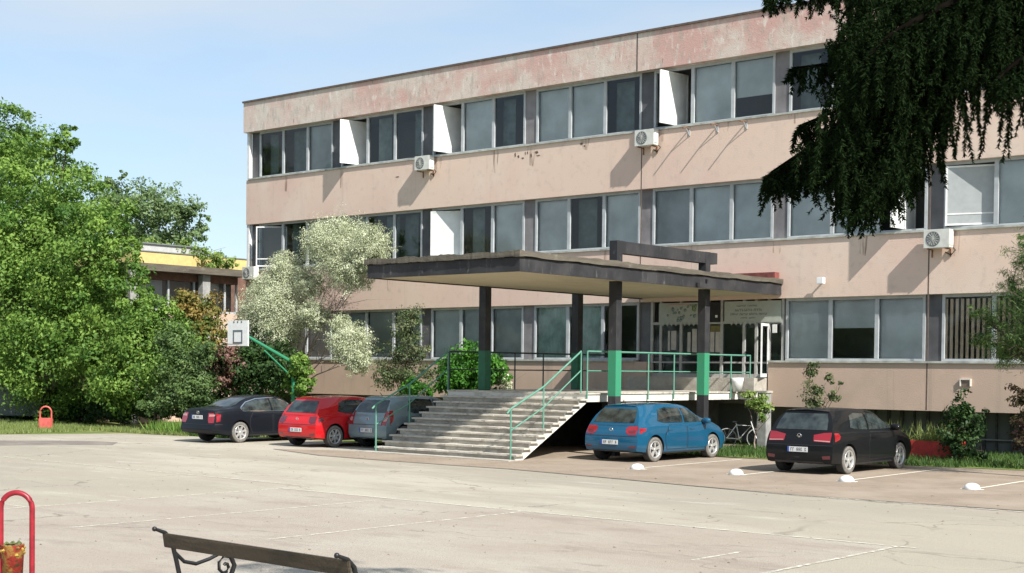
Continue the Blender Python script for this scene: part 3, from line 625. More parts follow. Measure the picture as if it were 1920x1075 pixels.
stair_rail(-23.05, M['rail'], 'green tubular handrail on the right hand side of the stairs')
stair_rail(-27.88, M['rail'], 'green tubular handrail on the left hand side of the stairs beside the silver car')
def plat_rail(u_, vs, mat, label, off=0):
    posts = [((u_, v, ZP-off), (u_, v, 2.79)) for v in vs]
    return railing('platform_railing', [(u_, vs[0], 2.79), (u_, vs[-1], 2.79)], [(u_, vs[0], 2.27), (u_, vs[-1], 2.27)], posts, mat, label)
plat_rail(-22.90, [30.1, 32.93, 34.22, 37.32, 38.44], M['rail'], 'green railing along the right edge of the platform above the blue car', .2)
plat_rail(-27.9, [30.1, 33.03, 34.4, 36.4, 38.44], M['rail_dark'], 'dark railing along the left edge of the platform in front of the bright bush')
Q(MB().box(-27.15, -22.35, 37.75, V0+.3, ZP+.001, ZP+.42), 'door_step', M['concrete'])
e = empty('plant_pot', (-22.75, 37.45, ZP), 'white pot standing by the open entrance door', 'pot')
MB().lathe([(0, 0), (.13, 0), (.18, .3), (.2, .42), (.17, .42), (.15, .36), (0, .36)], 20).build('pot', M['white'], e); 
e = empty('concrete_post', (-21.25, 36.5, 0), 'grey concrete post beside the bicycle and the sapling', 'post')
MB().box(-.15, .15, -.15, .15, 0, 1.68).build('shaft', M['greycon'], e, bevel=.01); MB().box(-.18, .18, -.18, .18, 1.68, 1.74).build('cap', M['concrete'], e)

# ------------------------------------------------------------------ left wing and far buildings
wg = empty('annex_wing', (-47.7, 35, 0), 'low brown annex with dark flat roof and grey columns behind the bushes', 'building')
def W(mb, name, mat, parent=wg, **k):
    mb.v = [(x+47.7, y-35, z) for x, y, z in mb.v]; return mb.build(name, mat, parent, **k)
W(MB().box(-60, -47.2, 33.0, 38.4, 6.05, 6.33), 'roof', M['roofing']); W(MB().box(-59.5, -47.85, 33.6, 38.4, 5.75, 6.05), 'wall', M['brownwall'])
W(MB().box(-59.5, -47.85, 33.4, 38.4, 0, 4.5), 'wall', M['plaster_low']); W(MB().box(-59.5, -48.3, 33.7, 38.4, 4.5, 5.75), 'wall', M['interior'])
for v in (33.0, 36.5): W(MB().box(-47.8, -47.5, v-.19, v+.19, 0, 6.04), 'column', M['greycon'])
for v0, v1 in ((33.3, 36.2), (36.8, 38.4)):
    f_ = MB(); vm_ = (v0+v1)/2+.1
    for a in (v0, vm_, v1-.08): f_.box(-47.95, -47.87, a, a+.08, 4.5, 5.8)
    f_.box(-47.95, -47.87, v0, v1, 4.5, 4.58)
    wn = W(f_, 'window', M['frame']); pn = MB().add([(-47.93, v0, 4.5), (-47.93, v1, 4.5), (-47.93, v1, 5.8), (-47.93, v0, 5.8)], [(0, 1, 2, 3)]); W(pn, 'pane', M['glass'], wn, fixn=False)
    W(MB().box(-48.15, -48.12, v0+.1, (v0+v1)/2, 4.5, 5.75), 'blind', M['blind_m'], wn)
yb = empty('yellow_building', (-60, 41.6, 0), 'distant building with a yellow cladding strip below a pale top storey', 'building')
MB().box(-10, 0, 0, 22, 0, 7.38).build('wall', M['brownwall'], yb); MB().box(-10, .08, -.08, 22, 7.38, 7.98).build('cladding', M['yellow'], yb); MB().box(-10, .12, -.12, 22, 7.98, 8.03).build('roof_edge', M['acgrey'], yb)
MB().box(-9, -1.2, 1.2, 5.4, 8.03, 8.5).build('upper_wall', M['pale'], yb); MB().box(-9.1, -1.1, 1.1, 5.5, 8.5, 8.56).build('roof', M['acgrey'], yb)

# ------------------------------------------------------------------ cars
def catmull(P_, n):
    P_ = np.array(P_, float); m_ = len(P_); out = []
    for t in np.linspace(0, m_-1, n):
        i = min(int(t), m_-2); f = t-i; p0, p1, p2, p3 = P_[max(i-1, 0)], P_[i], P_[i+1], P_[min(i+2, m_-1)]
        out.append(.5*((2*p1)+(-p0+p2)*f+(2*p0-5*p1+4*p2-p3)*f*f+(-p0+3*p1-3*p2+p3)*f**3))
    return np.array(out)
def car_body(spec):
    Lc, Wd = spec['L'], spec['W']/2; st_ = spec['st']; xr, xf = spec['xr'], spec['xf']; rb, fb = spec['rb'], spec['fb']
    rings = []
    for s_, zb, zbelt, zt, wf, wt in st_:
        w_ = Wd*wf; wt_ = Wd*wt; gcab = max(0, min(1, (zt-zbelt)/.35))
        cab = [(0, zb), (w_*.86, zb), (w_*.97, zb+.07), (w_, .44), (w_*.995, .70), (w_*.965, zbelt-.05), (w_*.93, zbelt+.015), (w_*.93*.55+wt_*.45+.02, zbelt*.5+zt*.5-.02), (wt_, zt-.075), (wt_*.82, zt-.018), (0, zt)]
        hz = zt
        hood = [(0, zb), (w_*.86, zb), (w_*.97, zb+.07), (w_, .42), (w_*.99, hz*.62+.1), (w_*.96, hz-.12), (w_*.90, hz-.045), (w_*.78, hz-.015), (w_*.6, hz), (w_*.35, hz+.008), (0, hz+.012)]
        r_ = []
        for (ya, za), (yb_, zb_) in zip(cab, hood):
            y, z = ya*gcab+yb_*(1-gcab), za*gcab+zb_*(1-gcab)
            x = s_
            if s_ < rb: x0 = np.interp(z, *zip(*xr)); x = x0+(rb-x0)*(s_/rb)
            if s_ > fb: x1 = np.interp(z, *zip(*xf)); x = x1-(x1-fb)*((Lc-s_)/(Lc-fb))
            r_.append((x, y, z))
        rings.append(r_)
    rings = np.array(rings)  # (ns, 11, 3)
    ns = 64
    dense = np.stack([catmull(rings[:, i], ns) for i in range(11)], 1)
    nr = 31
    dense = np.stack([catmull(dense[k], nr) for k in range(ns)], 0)
    dense[:, 0, 1] = 0; dense[:, -1, 1] = 0
    vs = []; idx = {}
    for k in range(ns):
        for i in range(nr):
            x, y, z = dense[k, i]; idx[(k, i, 1)] = len(vs); vs.append((x, -y, z))
            if i in (0, nr-1): idx[(k, i, -1)] = idx[(k, i, 1)]
            else: idx[(k, i, -1)] = len(vs); vs.append((x, y, z))
    fs = []
    for k in range(ns-1):
        for i in range(nr-1):
            for s_ in (1, -1):
                f = (idx[(k, i, s_)], idx[(k+1, i, s_)], idx[(k+1, i+1, s_)], idx[(k, i+1, s_)]); fs.append(f if s_ == 1 else f[::-1])
    for k, sgn in ((0, -1), (ns-1, 1)):
        cols = [1, .6, .2, -.2, -.6, -1]; cid = {}
        for i in range(1, nr-1):
            x, y, z = dense[k, i]
            for t in cols:
                if abs(t) == 1: cid[(i, t)] = idx[(k, i, int(t))]
                else: cid[(i, t)] = len(vs); vs.append((x+sgn*.045*(1-t*t), -y*t, z+.02*(1-t*t)*(1 if z > 1.2 else 0)))
        for i in range(1, nr-2):
            for a, b in zip(cols, cols[1:]):
                f = (cid[(i, a)], cid[(i+1, a)], cid[(i+1, b)], cid[(i, b)]); fs.append(f[::-1] if sgn < 0 else f)
        for a, b in zip(cols, cols[1:]):
            f = (idx[(k, 0, 1)], cid[(1, a)], cid[(1, b)]); fs.append(f); f = (idx[(k, nr-1, 1)], cid[(nr-2, b)], cid[(nr-2, a)]); fs.append(f)
    mb = MB(); mb.add(vs, fs, True); return mb
def mod_apply(o):
    dg_ = bpy.context.evaluated_depsgraph_get(); me = bpy.data.meshes.new_from_object(o.evaluated_get(dg_)); o.modifiers.clear(); o.data = me
def rim_mesh(r, spokes, double):
    m = MB(); m.lathe([(r*.98, .0), (r*1.0, -.02), (r*.93, -.028), (r*.88, -.015), (r*.86, .05)], 32, (0, 0, 0), 'y')
    m.lathe([(0, -.012), (r*.17, -.012), (r*.2, 0), (r*.2, .03)], 16, (0, 0, 0), 'y')
    for k in range(spokes):
        for off in ((-.14, .14) if double else (0,)):
            a = 2*math.pi*k/spokes+.3; b = a+off
            wd = r*(.13 if double else .24)
            p0 = Vector((math.cos(a+off*.6), 0, math.sin(a+off*.6)))*r*.12; p1 = Vector((math.cos(b), 0, math.sin(b)))*r*.92
            d = (p1-p0).normalized(); sd_ = Vector((-d.z, 0, d.x))
            vs = [p0-sd_*wd*.7+Vector((0, -.008, 0)), p0+sd_*wd*.7+Vector((0, -.008, 0)), p1+sd_*wd*.5+Vector((0, -.012, 0)), p1-sd_*wd*.5+Vector((0, -.012, 0))]
            vs += [v+Vector((0, .03, 0)) for v in vs]
            m.add(vs, [(0, 1, 2, 3), (7, 6, 5, 4), (0, 4, 5, 1), (1, 5, 6, 2), (2, 6, 7, 3), (3, 7, 4, 0)])
    return m
def make_car(name, spec, loc, paintm, label, glassm=None, scale=(1, 1, 1)):
    root = empty(name, (0, 0, 0), label, 'car'); Lc = spec['L']; Wd = spec['W']/2; wr = spec['wr']
    body = car_body(spec).build('body', paintm, root)
    bm = bmesh.new(); bm.from_mesh(body.data); bvh = BVHTree.FromBMesh(bm); bm.free()
    # wheel arches
    cm = MB()
    for ax in spec['axles']:
        for s_ in (1, -1):
            n = 40; ra = wr+.045; y0, y1 = s_*(Wd+.2), s_*(Wd-.27)
            cm.prism([(ax+ra*math.cos(2*math.pi*k/n), wr+.015+ra*math.sin(2*math.pi*k/n)) for k in range(n)], 'y', min(y0, y1), max(y0, y1))
    cut = cm.build('cut', M['trim']); md = body.modifiers.new('b', 'BOOLEAN'); md.operation = 'DIFFERENCE'; md.solver = 'EXACT'; md.object = cut
    bpy.context.view_layer.update(); mod_apply(body); bpy.data.objects.remove(cut)
    body.data.materials.clear(); body.data.materials.append(paintm); body.data.materials.append(M['trim'])
    for p in body.data.polygons:
        p.use_smooth = True
        c = p.center
        for ax in spec['axles']:
            dd = math.hypot(c.x-ax, c.z-wr-.015)
            if dd < wr+.048 and abs(c.y) < Wd-.012 and (abs(c.y) > Wd-.285) and (abs(p.normal.y) < .5 or abs(c.y) < Wd-.2): p.material_index = 1; p.use_smooth = False
        if c.z < .235 and abs(p.normal.z) < .95: p.material_index = 1
    if hasattr(body.data, 'set_sharp_from_angle'): body.data.set_sharp_from_angle(angle=R(38))
    def decal(nm, outline, axis, mat, off=.005, parent=root, sub=.09, smooth=True):
        b = bmesh.new(); vs = []
        for a_, b_ in outline: vs.append(b.verts.new((a_, b_, 0)))
        b.faces.new(vs); bmesh.ops.triangulate(b, faces=b.faces[:], quad_method='BEAUTY', ngon_method='EAR_CLIP')
        for _ in range(6):
            es = [e_ for e_ in b.edges if e_.calc_length() > sub]
            if not es: break
            bmesh.ops.subdivide_edges(b, edges=es, cuts=1); bmesh.ops.triangulate(b, faces=b.faces[:])
        dirs = {'right': Vector((0, 1, 0)), 'left': Vector((0, -1, 0)), 'rear': Vector((1, 0, 0)), 'front': Vector((-1, 0, 0)), 'top': Vector((0, 0, -1))}
        dv = dirs[axis]
        for v in b.verts:
            a_, b_ = v.co.x, v.co.y
            org = {'right': Vector((a_, -3, b_)), 'left': Vector((a_, 3, b_)), 'rear': Vector((-2, a_, b_)), 'front': Vector((7, a_, b_)), 'top': Vector((a_, b_, 3))}[axis]
            h, nrm, _, _ = bvh.ray_cast(org, dv)
            if h is None:
                h, nrm, _, _ = bvh.find_nearest(org+dv*(3-Wd if axis in ('right', 'left') else 2.2))
            if nrm.dot(dv) > 0: nrm = -nrm
            v.co = h+nrm*off
        bmesh.ops.recalc_face_normals(b, faces=b.faces)
        me = bpy.data.meshes.new(nm); b.to_mesh(me); b.free(); me.materials.append(mat)
        for p in me.polygons: p.use_smooth = smooth
        o = bpy.data.objects.new(nm, me); COL.objects.link(o); o.parent = parent; return o
    def strip(nm, pts, wd, axis, mat, off=.006, parent=root):
        for (a, b) in zip(pts, pts[1:]):
            a, b = Vector(a), Vector(b); d = (b-a).normalized(); n_ = Vector((-d.y, d.x))*wd/2
            yield decal(nm, [tuple(a-n_-d*wd*.3), tuple(b-n_+d*wd*.3), tuple(b+n_+d*wd*.3), tuple(a+n_-d*wd*.3)], axis, mat, off, parent)
    G = glassm or M['carglass']
    for side in ('right', 'left'):
        for dd in spec['doors']:
            # dark shut line then the door skin
            cx = sum(p[0] for p in dd)/len(dd); cz = sum(p[1] for p in dd)/len(dd)
            decal('door_gap', dd, side, M['trim'], .002)
            inner = [(p[0]+(cx-p[0])/abs(cx-p[0])*.014 if abs(cx-p[0]) > .05 else p[0], p[1]+(.012 if p[1] < cz else -.012)) for p in dd]
            dr_ = decal('door', inner, side, paintm, .005)
            hx = dd[0][0]; hxx = min(p[0] for p in dd)+.14
            for ob in strip('handle', [(hxx, .80), (hxx+.17, .805)], .028, side, paintm if spec.get('hpaint', 1) else M['trim'], .02, root): pass
        for ww in spec['side_glass']: decal('side_window', ww, side, G, .008)
        for ob in spec.get('chrome', []):
            for q in strip('window_trim', ob, .022, side, M['chrome'], .011): pass
        for ob in spec.get('sill', []):
            decal('sill_trim', ob, side, M['trim'], .006)
    decal('rear_window', spec['rear_glass'], 'rear', G, .008); decal('windscreen', spec['wind'], 'front', G, .008)
    for t_ in spec['tails']:
        nm_, ol, mat_, lay = t_
        for s_ in (1, -1):
            decal(nm_, [(a*s_, b) for a, b in ol], 'rear', mat_, .006+.004*lay)
    for t_ in spec['tail_sides']:
        nm_, ol, mat_, lay = t_
        for side in ('right', 'left'): decal(nm_, ol, side, mat_, .006+.004*lay)
    for s_ in (1, -1): decal('headlight', [(a*s_, b) for a, b in spec['heads']], 'front', M['lamp_clear'], .006)
    decal('grille', spec['grille'], 'front', M['trim'], .006)
    decal('rear_bumper_insert', spec['rinsert'], 'rear', M['trim'], .006)
    for q in spec.get('rlines', []):
        for ob in strip('tailgate_seam', q, .012, 'rear', M['trim'], .006): pass
    # plates with short dark characters
    pz, pw, ph = spec['plate'], .52, .115
    h, nrm, _, _ = bvh.ray_cast(Vector((-2, 0, pz)), Vector((1, 0, 0)))
    px_ = h.x-.012
    pl = MB().box(px_-.008, px_, -pw/2, pw/2, pz-ph/2, pz+ph/2).build('number_plate', M['plate'], root)
    MB().box(px_-.011, px_-.0085, pw/2-.045, pw/2, pz-ph/2, pz+ph/2).build('plate_band', M['plate_blue'], pl)
    ch = MB(); rq = random.Random(len(label))
    for i in range(8):
        if i in (2, 6): continue
        y = pw/2-.085-i*.052
        ch.box(px_-.011, px_-.0085, y-.008, y, pz-.035, pz+.035); ch.box(px_-.011, px_-.0085, y-.03, y-.008, pz+.022, pz+.035)
        if rq.random() < .6: ch.box(px_-.011, px_-.0085, y-.03, y-.008, pz-.006, pz+.007)
        if rq.random() < .6: ch.box(px_-.011, px_-.0085, y-.03, y-.022, pz-.035, pz-.006)
    ch.build('plate_characters', M['trim'], pl)
    h, nrm, _, _ = bvh.ray_cast(Vector((7, 0, .5)), Vector((-1, 0, 0)))
    MB().box(h.x+.004, h.x+.012, -pw/2, pw/2, .44, .55).build('number_plate', M['plate'], root)
    if spec.get('badge'):
        bz = spec['badge']; h, nrm, _, _ = bvh.ray_cast(Vector((-2, 0, bz)), Vector((1, 0, 0)))
        bmk = MB(); bmk.lathe([(.055, -.012), (.062, -.006), (.055, 0), (.045, -.003), (.045, -.008)], 24, (h.x-.004, 0, bz), 'x')
        for a, b in (((-.035, .03), (-.013, -.038)), ((-.013, -.038), (0, 0)), ((0, 0), (.013, -.038)), ((.013, -.038), (.035, .03))):
            bmk.beam((h.x-.01, a[0], bz+a[1]), (h.x-.01, b[0], bz+b[1]), .008, .008)
        bmk.build('badge', M['chrome'], root)
    # mirrors
    for s_ in (1, -1):
        mx_, mz_ = spec['mirror']; mm = MB()
        prof_ = [(0, -.08), (.06, -.075), (.085, -.03), (.085, .03), (.06, .07), (0, .08)]
        vs = []; 
        mm.lathe([(0, -.13), (.055, -.12), (.08, -.05), (.082, .04), (.06, .10), (0, .115)], 14, (mx_, s_*(Wd+.06), mz_), 'y')
        mo = mm.build('mirror', paintm, root)
        for v in mo.data.vertices: v.co.x = mx_+(v.co.x-mx_)*.85
        MB().box(mx_-.03, mx_+.03, min(s_*(Wd-.13), s_*(Wd-.02)), max(s_*(Wd-.13), s_*(Wd-.02)), mz_-.06, mz_-.02).build('mirror_arm', M['trim'], root)
    # roof antenna, wiper
    MB().beam((.62, 0, spec['roofz']-.01), (.5, 0, spec['roofz']+.09), .012, .012).build('antenna', M['trim'], root)
    if spec.get('wiper'): 
        for ob in strip('wiper', spec['wiper'], .018, 'rear', M['trim'], .02): pass
    # wheels
    for ax in spec['axles']:
        for s_ in (1, -1):
            hub = MB().lathe([(0, 0), (wr*.55, 0), (wr*.6, .04), (wr*.6, .14), (0, .14)], 20, (0, 0, 0), 'y').build('wheel', M['iron'], root)
            hub.location = (ax, -s_*(Wd-.05), wr)
            if s_ < 0: hub.rotation_euler = (0, 0, math.pi)
            ty = MB().lathe([(wr*.66, -.03), (wr*.72, -.045), (wr*.90, -.048), (wr*.985, -.03), (wr, .0), (wr, .12), (wr*.98, .15), (wr*.9, .165), (wr*.6, .16)], 40, (0, 0, 0), 'y').build('tyre', M['tyre'], hub)
            ty.data.materials.append(M['dusty'])
            for p in ty.data.polygons:
                c = p.center
                if c.y < -.02: p.material_index = 1
            rm = rim_mesh(wr*.70, spec['spokes'][0], spec['spokes'][1]); rm.v = [(x, y-.02, z) for x, y, z in rm.v]; rm.build('rim', M['rim'], hub)
    root.location = loc; root.rotation_euler = (0, 0, R(90)); root.scale = scale
    return root
# hatchback (supermini)
polo = dict(L=4.05, W=1.75, wr=.315, axles=(.70, 3.25), rb=.95, fb=3.3, roofz=1.44,
    xr=[(.2, .06), (.35, .015), (.55, .0), (.72, .03), (.82, .10), (.95, .13), (1.05, .17), (1.33, .42), (1.40, .40), (1.5, .42)],
    xf=[(.2, 3.95), (.45, 4.05), (.6, 4.04), (.72, 3.98), (.85, 3.85), (1.0, 3.7)],
    st=[(0, .27, .93, 1.42, .92, .60), (.3, .24, .93, 1.44, .985, .635), (.7, .20, .94, 1.455, 1.0, .66), (1.2, .19, .94, 1.465, 1.0, .68), (1.7, .19, .935, 1.465, 1.0, .69), (2.2, .19, .93, 1.43, 1.0, .69), (2.6, .19, .93, 1.31, 1.0, .70), (2.95, .19, .93, 1.13, 1.0, .76), (3.2, .20, .93, 1.005, .995, .8), (3.5, .20, .92, .945, .98, .8), (3.8, .2, .86, .86, .95, .8), (4.05, .25, .70, .72, .84, .7)],
    doors=[[(1.18, .30), (2.05, .30), (2.05, .93), (1.30, .93), (1.18, .72), (1.10, .66), (1.10, .5)], [(2.08, .30), (3.0, .30), (3.03, .6), (3.0, .90), (2.08, .93)]],
    side_glass=[[(.86, 1.03), (1.12, .975), (1.95, .975), (1.95, 1.34), (1.35, 1.36), (1.02, 1.31)], [(2.02, .975), (2.88, .975), (2.62, 1.16), (2.32, 1.31), (2.02, 1.34)]],
    rear_glass=[(-.62, .985), (.62, .985), (.585, 1.17), (.52, 1.325), (-.52, 1.325), (-.585, 1.17)],
    wind=[(-.68, 1.01), (.68, 1.01), (.56, 1.36), (-.56, 1.36)],
    tails=[('tail_light', [(.44, .84), (.50, .90), (.77, .91), (.77, .70), (.54, .69), (.46, .75)], M['lamp_red'], 0), ('light_inset', [(.52, .79), (.74, .80), (.72, .74), (.56, .74)], M['lamp_dark'], 1), ('reflector', [(.56, .40), (.76, .42), (.76, .37), (.58, .36)], M['lamp_dark'], 0)],
    tail_sides=[('tail_light', [(.10, .71), (.33, .80), (.36, .85), (.12, .86)], M['lamp_red'], 0)],
    heads=[(.45, .72), (.80, .76), (.78, .62), (.50, .60)], grille=[(-.42, .68), (.42, .68), (.40, .60), (-.40, .60)],
    rinsert=[(-.60, .30), (.60, .30), (.72, .235), (-.72, .235)], rlines=[[(-.80, .655), (.80, .655)], [(-.62, .655), (-.66, .95)], [(.62, .655), (.66, .95)]],
    plate=.50, badge=.80, mirror=(2.82, 1.0), spokes=(5, True), sill=[[(1.06, .20), (2.88, .20), (2.88, .245), (1.06, .245)]])
def variant(base, **k): d = dict(base); d.update(k); return d
make_car('hatchback_car', polo, (-21.12, 28.75, 0), M['blue'], 'metallic blue five door hatchback parked beside the platform', scale=(1.045, 1, 1))
redspec = variant(polo, spokes=(7, False), tails=[('tail_light', [(.48, .88), (.77, .89), (.77, .70), (.58, .69), (.50, .74)], M['lamp_dark'], 0), ('reflector', [(.56, .40), (.76, .42), (.76, .37), (.58, .36)], M['lamp_dark'], 0)], tail_sides=[('tail_light', [(.10, .71), (.26, .76), (.28, .85), (.12, .86)], M['lamp_dark'], 0)])
make_car('hatchback_car', redspec, (-31.03, 27.05, 0), M['red'], 'bright red hatchback parked between the black sedan and the silver car')
golf = variant(polo, L=4.2, W=1.79, wr=.318, axles=(.74, 3.32), roofz=1.46,
    xr=[(.2, .05), (.35, .01), (.55, .0), (.72, .02), (.85, .07), (.95, .10), (1.05, .14), (1.36, .36), (1.42, .33), (1.52, .36)],
    xf=[(.2, 4.1), (.45, 4.2), (.6, 4.19), (.72, 4.13), (.85, 4.0), (1.0, 3.8)], fb=3.4,
    st=[(0, .25, .95, 1.44, .955, .67), (.3, .23, .95, 1.46, .99, .69), (.7, .20, .95, 1.475, 1.0, .705), (1.3, .19, .95, 1.48, 1.0, .715), (1.8, .19, .945, 1.47, 1.0, .715), (2.25, .19, .94, 1.43, 1.0, .70), (2.65, .19, .94, 1.31, 1.0, .71), (3.0, .19, .94, 1.13, 1.0, .76), (3.28, .20, .94, 1.01, .995, .8), (3.6, .20, .92, .955, .98, .8), (3.95, .2, .87, .87, .95, .8), (4.2, .25, .70, .72, .84, .7)],
    doors=[[(1.72, .30), (3.05, .30), (3.08, .6), (3.05, .92), (1.80, .94), (1.70, .7)]],
    side_glass=[[(.88, 1.05), (1.20, 1.00), (1.70, .99), (1.70, 1.35), (1.25, 1.37), (1.0, 1.31)], [(1.78, .985), (2.92, .985), (2.68, 1.16), (2.35, 1.32), (1.78, 1.36)]],
    rear_glass=[(-.66, 1.00), (.66, 1.00), (.62, 1.2), (.54, 1.36), (-.54, 1.36), (-.62, 1.2)],
    tails=[('tail_light', [(.36, .89), (.60, .94), (.79, .95), (.79, .73), (.38, .745)], M['lamp_red'], 0), ('light_inset', [(.40, .775), (.78, .765), (.78, .74), (.40, .755)], M['lamp_pink'], 1), ('reflector', [(.60, .42), (.80, .44), (.80, .36), (.62, .35)], M['lamp_dark'], 0)],
    tail_sides=[('tail_light', [(.11, .74), (.30, .79), (.36, .86), (.30, .93), (.14, .94)], M['lamp_red'], 0)],
    spokes=(5, False), badge=.86, plate=.56, mirror=(2.88, 1.02), rlines=[[(-.84, .66), (.84, .66)]])
make_car('hatchback_car', golf, (-15.75, 28.6, 0), M['blackpaint'], 'glossy black three door hatchback parked in front of the red planter', scale=(1.02, .98, 1))
silv = variant(polo, L=3.95, W=1.68, axles=(.68, 3.1), hpaint=1, badge=.80,
    tails=[('tail_light', [(.62, 1.03), (.71, 1.04), (.755, .90), (.755, .66), (.56, .64), (.60, .82)], M['lamp_red'], 0), ('light_inset', [(.64, .84), (.75, .86), (.75, .76), (.63, .74)], M['lamp_pink'], 1)],
    tail_sides=[('tail_light', [(.12, .66), (.26, .78), (.32, 1.05), (.20, 1.04)], M['lamp_red'], 0)])
make_car('hatchback_car', silv, (-29.27, 28.15, 0), M['silver'], 'silver grey hatchback squeezed in beside the left side of the stairs', scale=(1, 1, 1.035))
sedan = dict(L=4.62, W=1.74, wr=.315, axles=(.98, 3.68), rb=.7, fb=3.95, roofz=1.41,
    xr=[(.2, .10), (.35, .02), (.55, .0), (.62, .05), (.8, .09), (1.0, .13), (1.2, .2)],
    xf=[(.2, 4.5), (.45, 4.62), (.6, 4.6), (.72, 4.5), (.85, 4.35)],
    st=[(0, .30, .99, 1.0, .90, .8), (.3, .26, 1.00, 1.04, .97, .8), (.62, .22, .97, 1.06, .99, .76), (.85, .20, .95, 1.12, 1.0, .72), (1.15, .19, .93, 1.25, 1.0, .68), (1.5, .19, .92, 1.36, 1.0, .66), (1.95, .19, .91, 1.415, 1.0, .66), (2.45, .19, .90, 1.415, 1.0, .67), (2.8, .19, .90, 1.35, 1.0, .68), (3.15, .19, .90, 1.18, 1.0, .72), (3.5, .19, .90, .99, .995, .8), (3.95, .2, .88, .90, .98, .8), (4.35, .2, .8, .80, .93, .8), (4.62, .25, .66, .68, .82, .7)],
    doors=[[(1.42, .30), (2.22, .30), (2.22, .89), (1.45, .90), (1.35, .75), (1.32, .5)], [(2.25, .30), (3.3, .30), (3.35, .6), (3.3, .87), (2.25, .89)]],
    side_glass=[[(1.06, 1.02), (1.14, .955), (2.2, .945), (2.2, 1.31), (1.75, 1.29), (1.35, 1.19)], [(2.26, .945), (3.28, .94), (3.0, 1.11), (2.7, 1.25), (2.4, 1.31), (2.26, 1.315)]],
    chrome=[[(3.28, .93), (1.12, .945), (1.04, .99), (1.06, 1.05), (1.34, 1.21), (1.74, 1.31), (2.24, 1.335), (2.44, 1.33), (2.72, 1.265), (3.02, 1.125), (3.28, .945)]],
    rear_glass=[(-.60, 1.075), (.60, 1.075), (.50, 1.33), (-.50, 1.33)],
    wind=[(-.64, .98), (.64, .98), (.52, 1.35), (-.52, 1.35)],
    tails=[('tail_light', [(.48, .90), (.77, .90), (.77, .61), (.55, .60), (.50, .7)], M['lamp_red'], 0), ('light_inset', [(.53, .86), (.76, .86), (.76, .80), (.53, .79)], M['lamp_pink'], 1)],
    tail_sides=[('tail_light', [(.12, .63), (.24, .66), (.28, .86), (.14, .88)], M['lamp_red'], 0)],
    heads=[(.40, .70), (.78, .72), (.76, .60), (.42, .58)], grille=[(-.35, .70), (.35, .70), (.35, .58), (-.35, .58)],
    rinsert=[(-.50, .30), (.50, .30), (.60, .24), (-.60, .24)], rlines=[[(-.84, .56), (.84, .56)], [(-.76, .96), (.76, .96)]],
    plate=.77, badge=.90, mirror=(3.12, .97), spokes=(7, False), sill=[[(1.35, .20), (3.3, .20), (3.3, .25), (1.35, .25)]])
make_car('sedan_car', sedan, (-34.62, 26.25, 0), M['navy'], 'black sedan with chrome window surround parked at the left end of the row')

# ------------------------------------------------------------------ street furniture
for i, (u_, v_, lab) in enumerate(((-19.09, 27.05, 'white half dome parking stop just behind the blue car'), (-16.58, 27.3, 'white half dome parking stop between the blue car and the black hatchback'), (-13.92, 27.35, 'white half dome parking stop at the rear right wheel of the black hatchback'), (-11.22, 27.4, 'white half dome parking stop at the far right of the paving'))):
    e = empty('parking_dome', (u_, v_, 0), lab, 'parking stop', 'white half dome parking stops')
    MB().lathe([(.155, .004), (.16, .03), (.143, .075), (.10, .11), (.045, .126), (0, .13)], 24).build('dome', M['white'], e)
    MB().box(-.22, .22, -.07, .07, .006, .014).build('base', M['whitewash'], e)
# basketball hoop
hp = (-38.05, 33.0)
e = empty('basketball_hoop', (*hp, 0), 'green post with a leaning arm and small white basketball backboard', 'basketball hoop')
MB().tube([(0, 0, 0), (0, 0, 2.45), (0, -2.30, 3.42)], [.07, .07, .055], 10).build('post', M['green'], e)
MB().tube([(0, 0, 1.9), (0, -1.3, 2.85)], .03).build('brace', M['green'], e)
MB().box(-.54, .54, -2.46, -2.42, 2.98, 3.84).build('backboard', M['white'], e)
q = MB(); q.box(-.25, .25, -2.466, -2.461, 3.46, 3.52); q.box(-.25, .25, -2.466, -2.461, 3.06, 3.12); q.box(-.25, -.19, -2.466, -2.461, 3.12, 3.46); q.box(.19, .25, -2.466, -2.461, 3.12, 3.46)
for s_ in (-.2, 0, .2): q.box(s_-.03, s_+.03, -2.466, -2.461, 3.76, 3.82)
q.build('target_square', M['ink'], e)
MB().tube([(.22*math.cos(a), -2.70+.22*math.sin(a), 3.04) for a in np.linspace(0, 2*math.pi, 21)[:-1]], .012, 6, closed=True).build('rim', M['rust'], e)
# far bin
e = empty('litter_bin', (-44.6, 27.35, 0), 'small red litter bin under an arched frame on the grass verge', 'litter bin')
arch = [(-.2, 0, .0), (-.2, 0, .62)]+[(-.2*math.cos(a), 0, .62+.2*math.sin(a)) for a in np.linspace(0.2, math.pi-.2, 9)]+[(.2, 0, .62), (.2, 0, 0)]
bo = MB().tube(arch, .03).build('arch_frame', M['binorange'], e); bo.rotation_euler = (0, 0, R(40))
bo = MB().prism([(-.2, 0), (.2, 0), (.22, .38), (-.22, .38)], 'y', -.13, .13).build('bucket', M['binorange'], e, bevel=.02); bo.rotation_euler = (0, 0, R(40)); bo.location = (0, 0, .04)
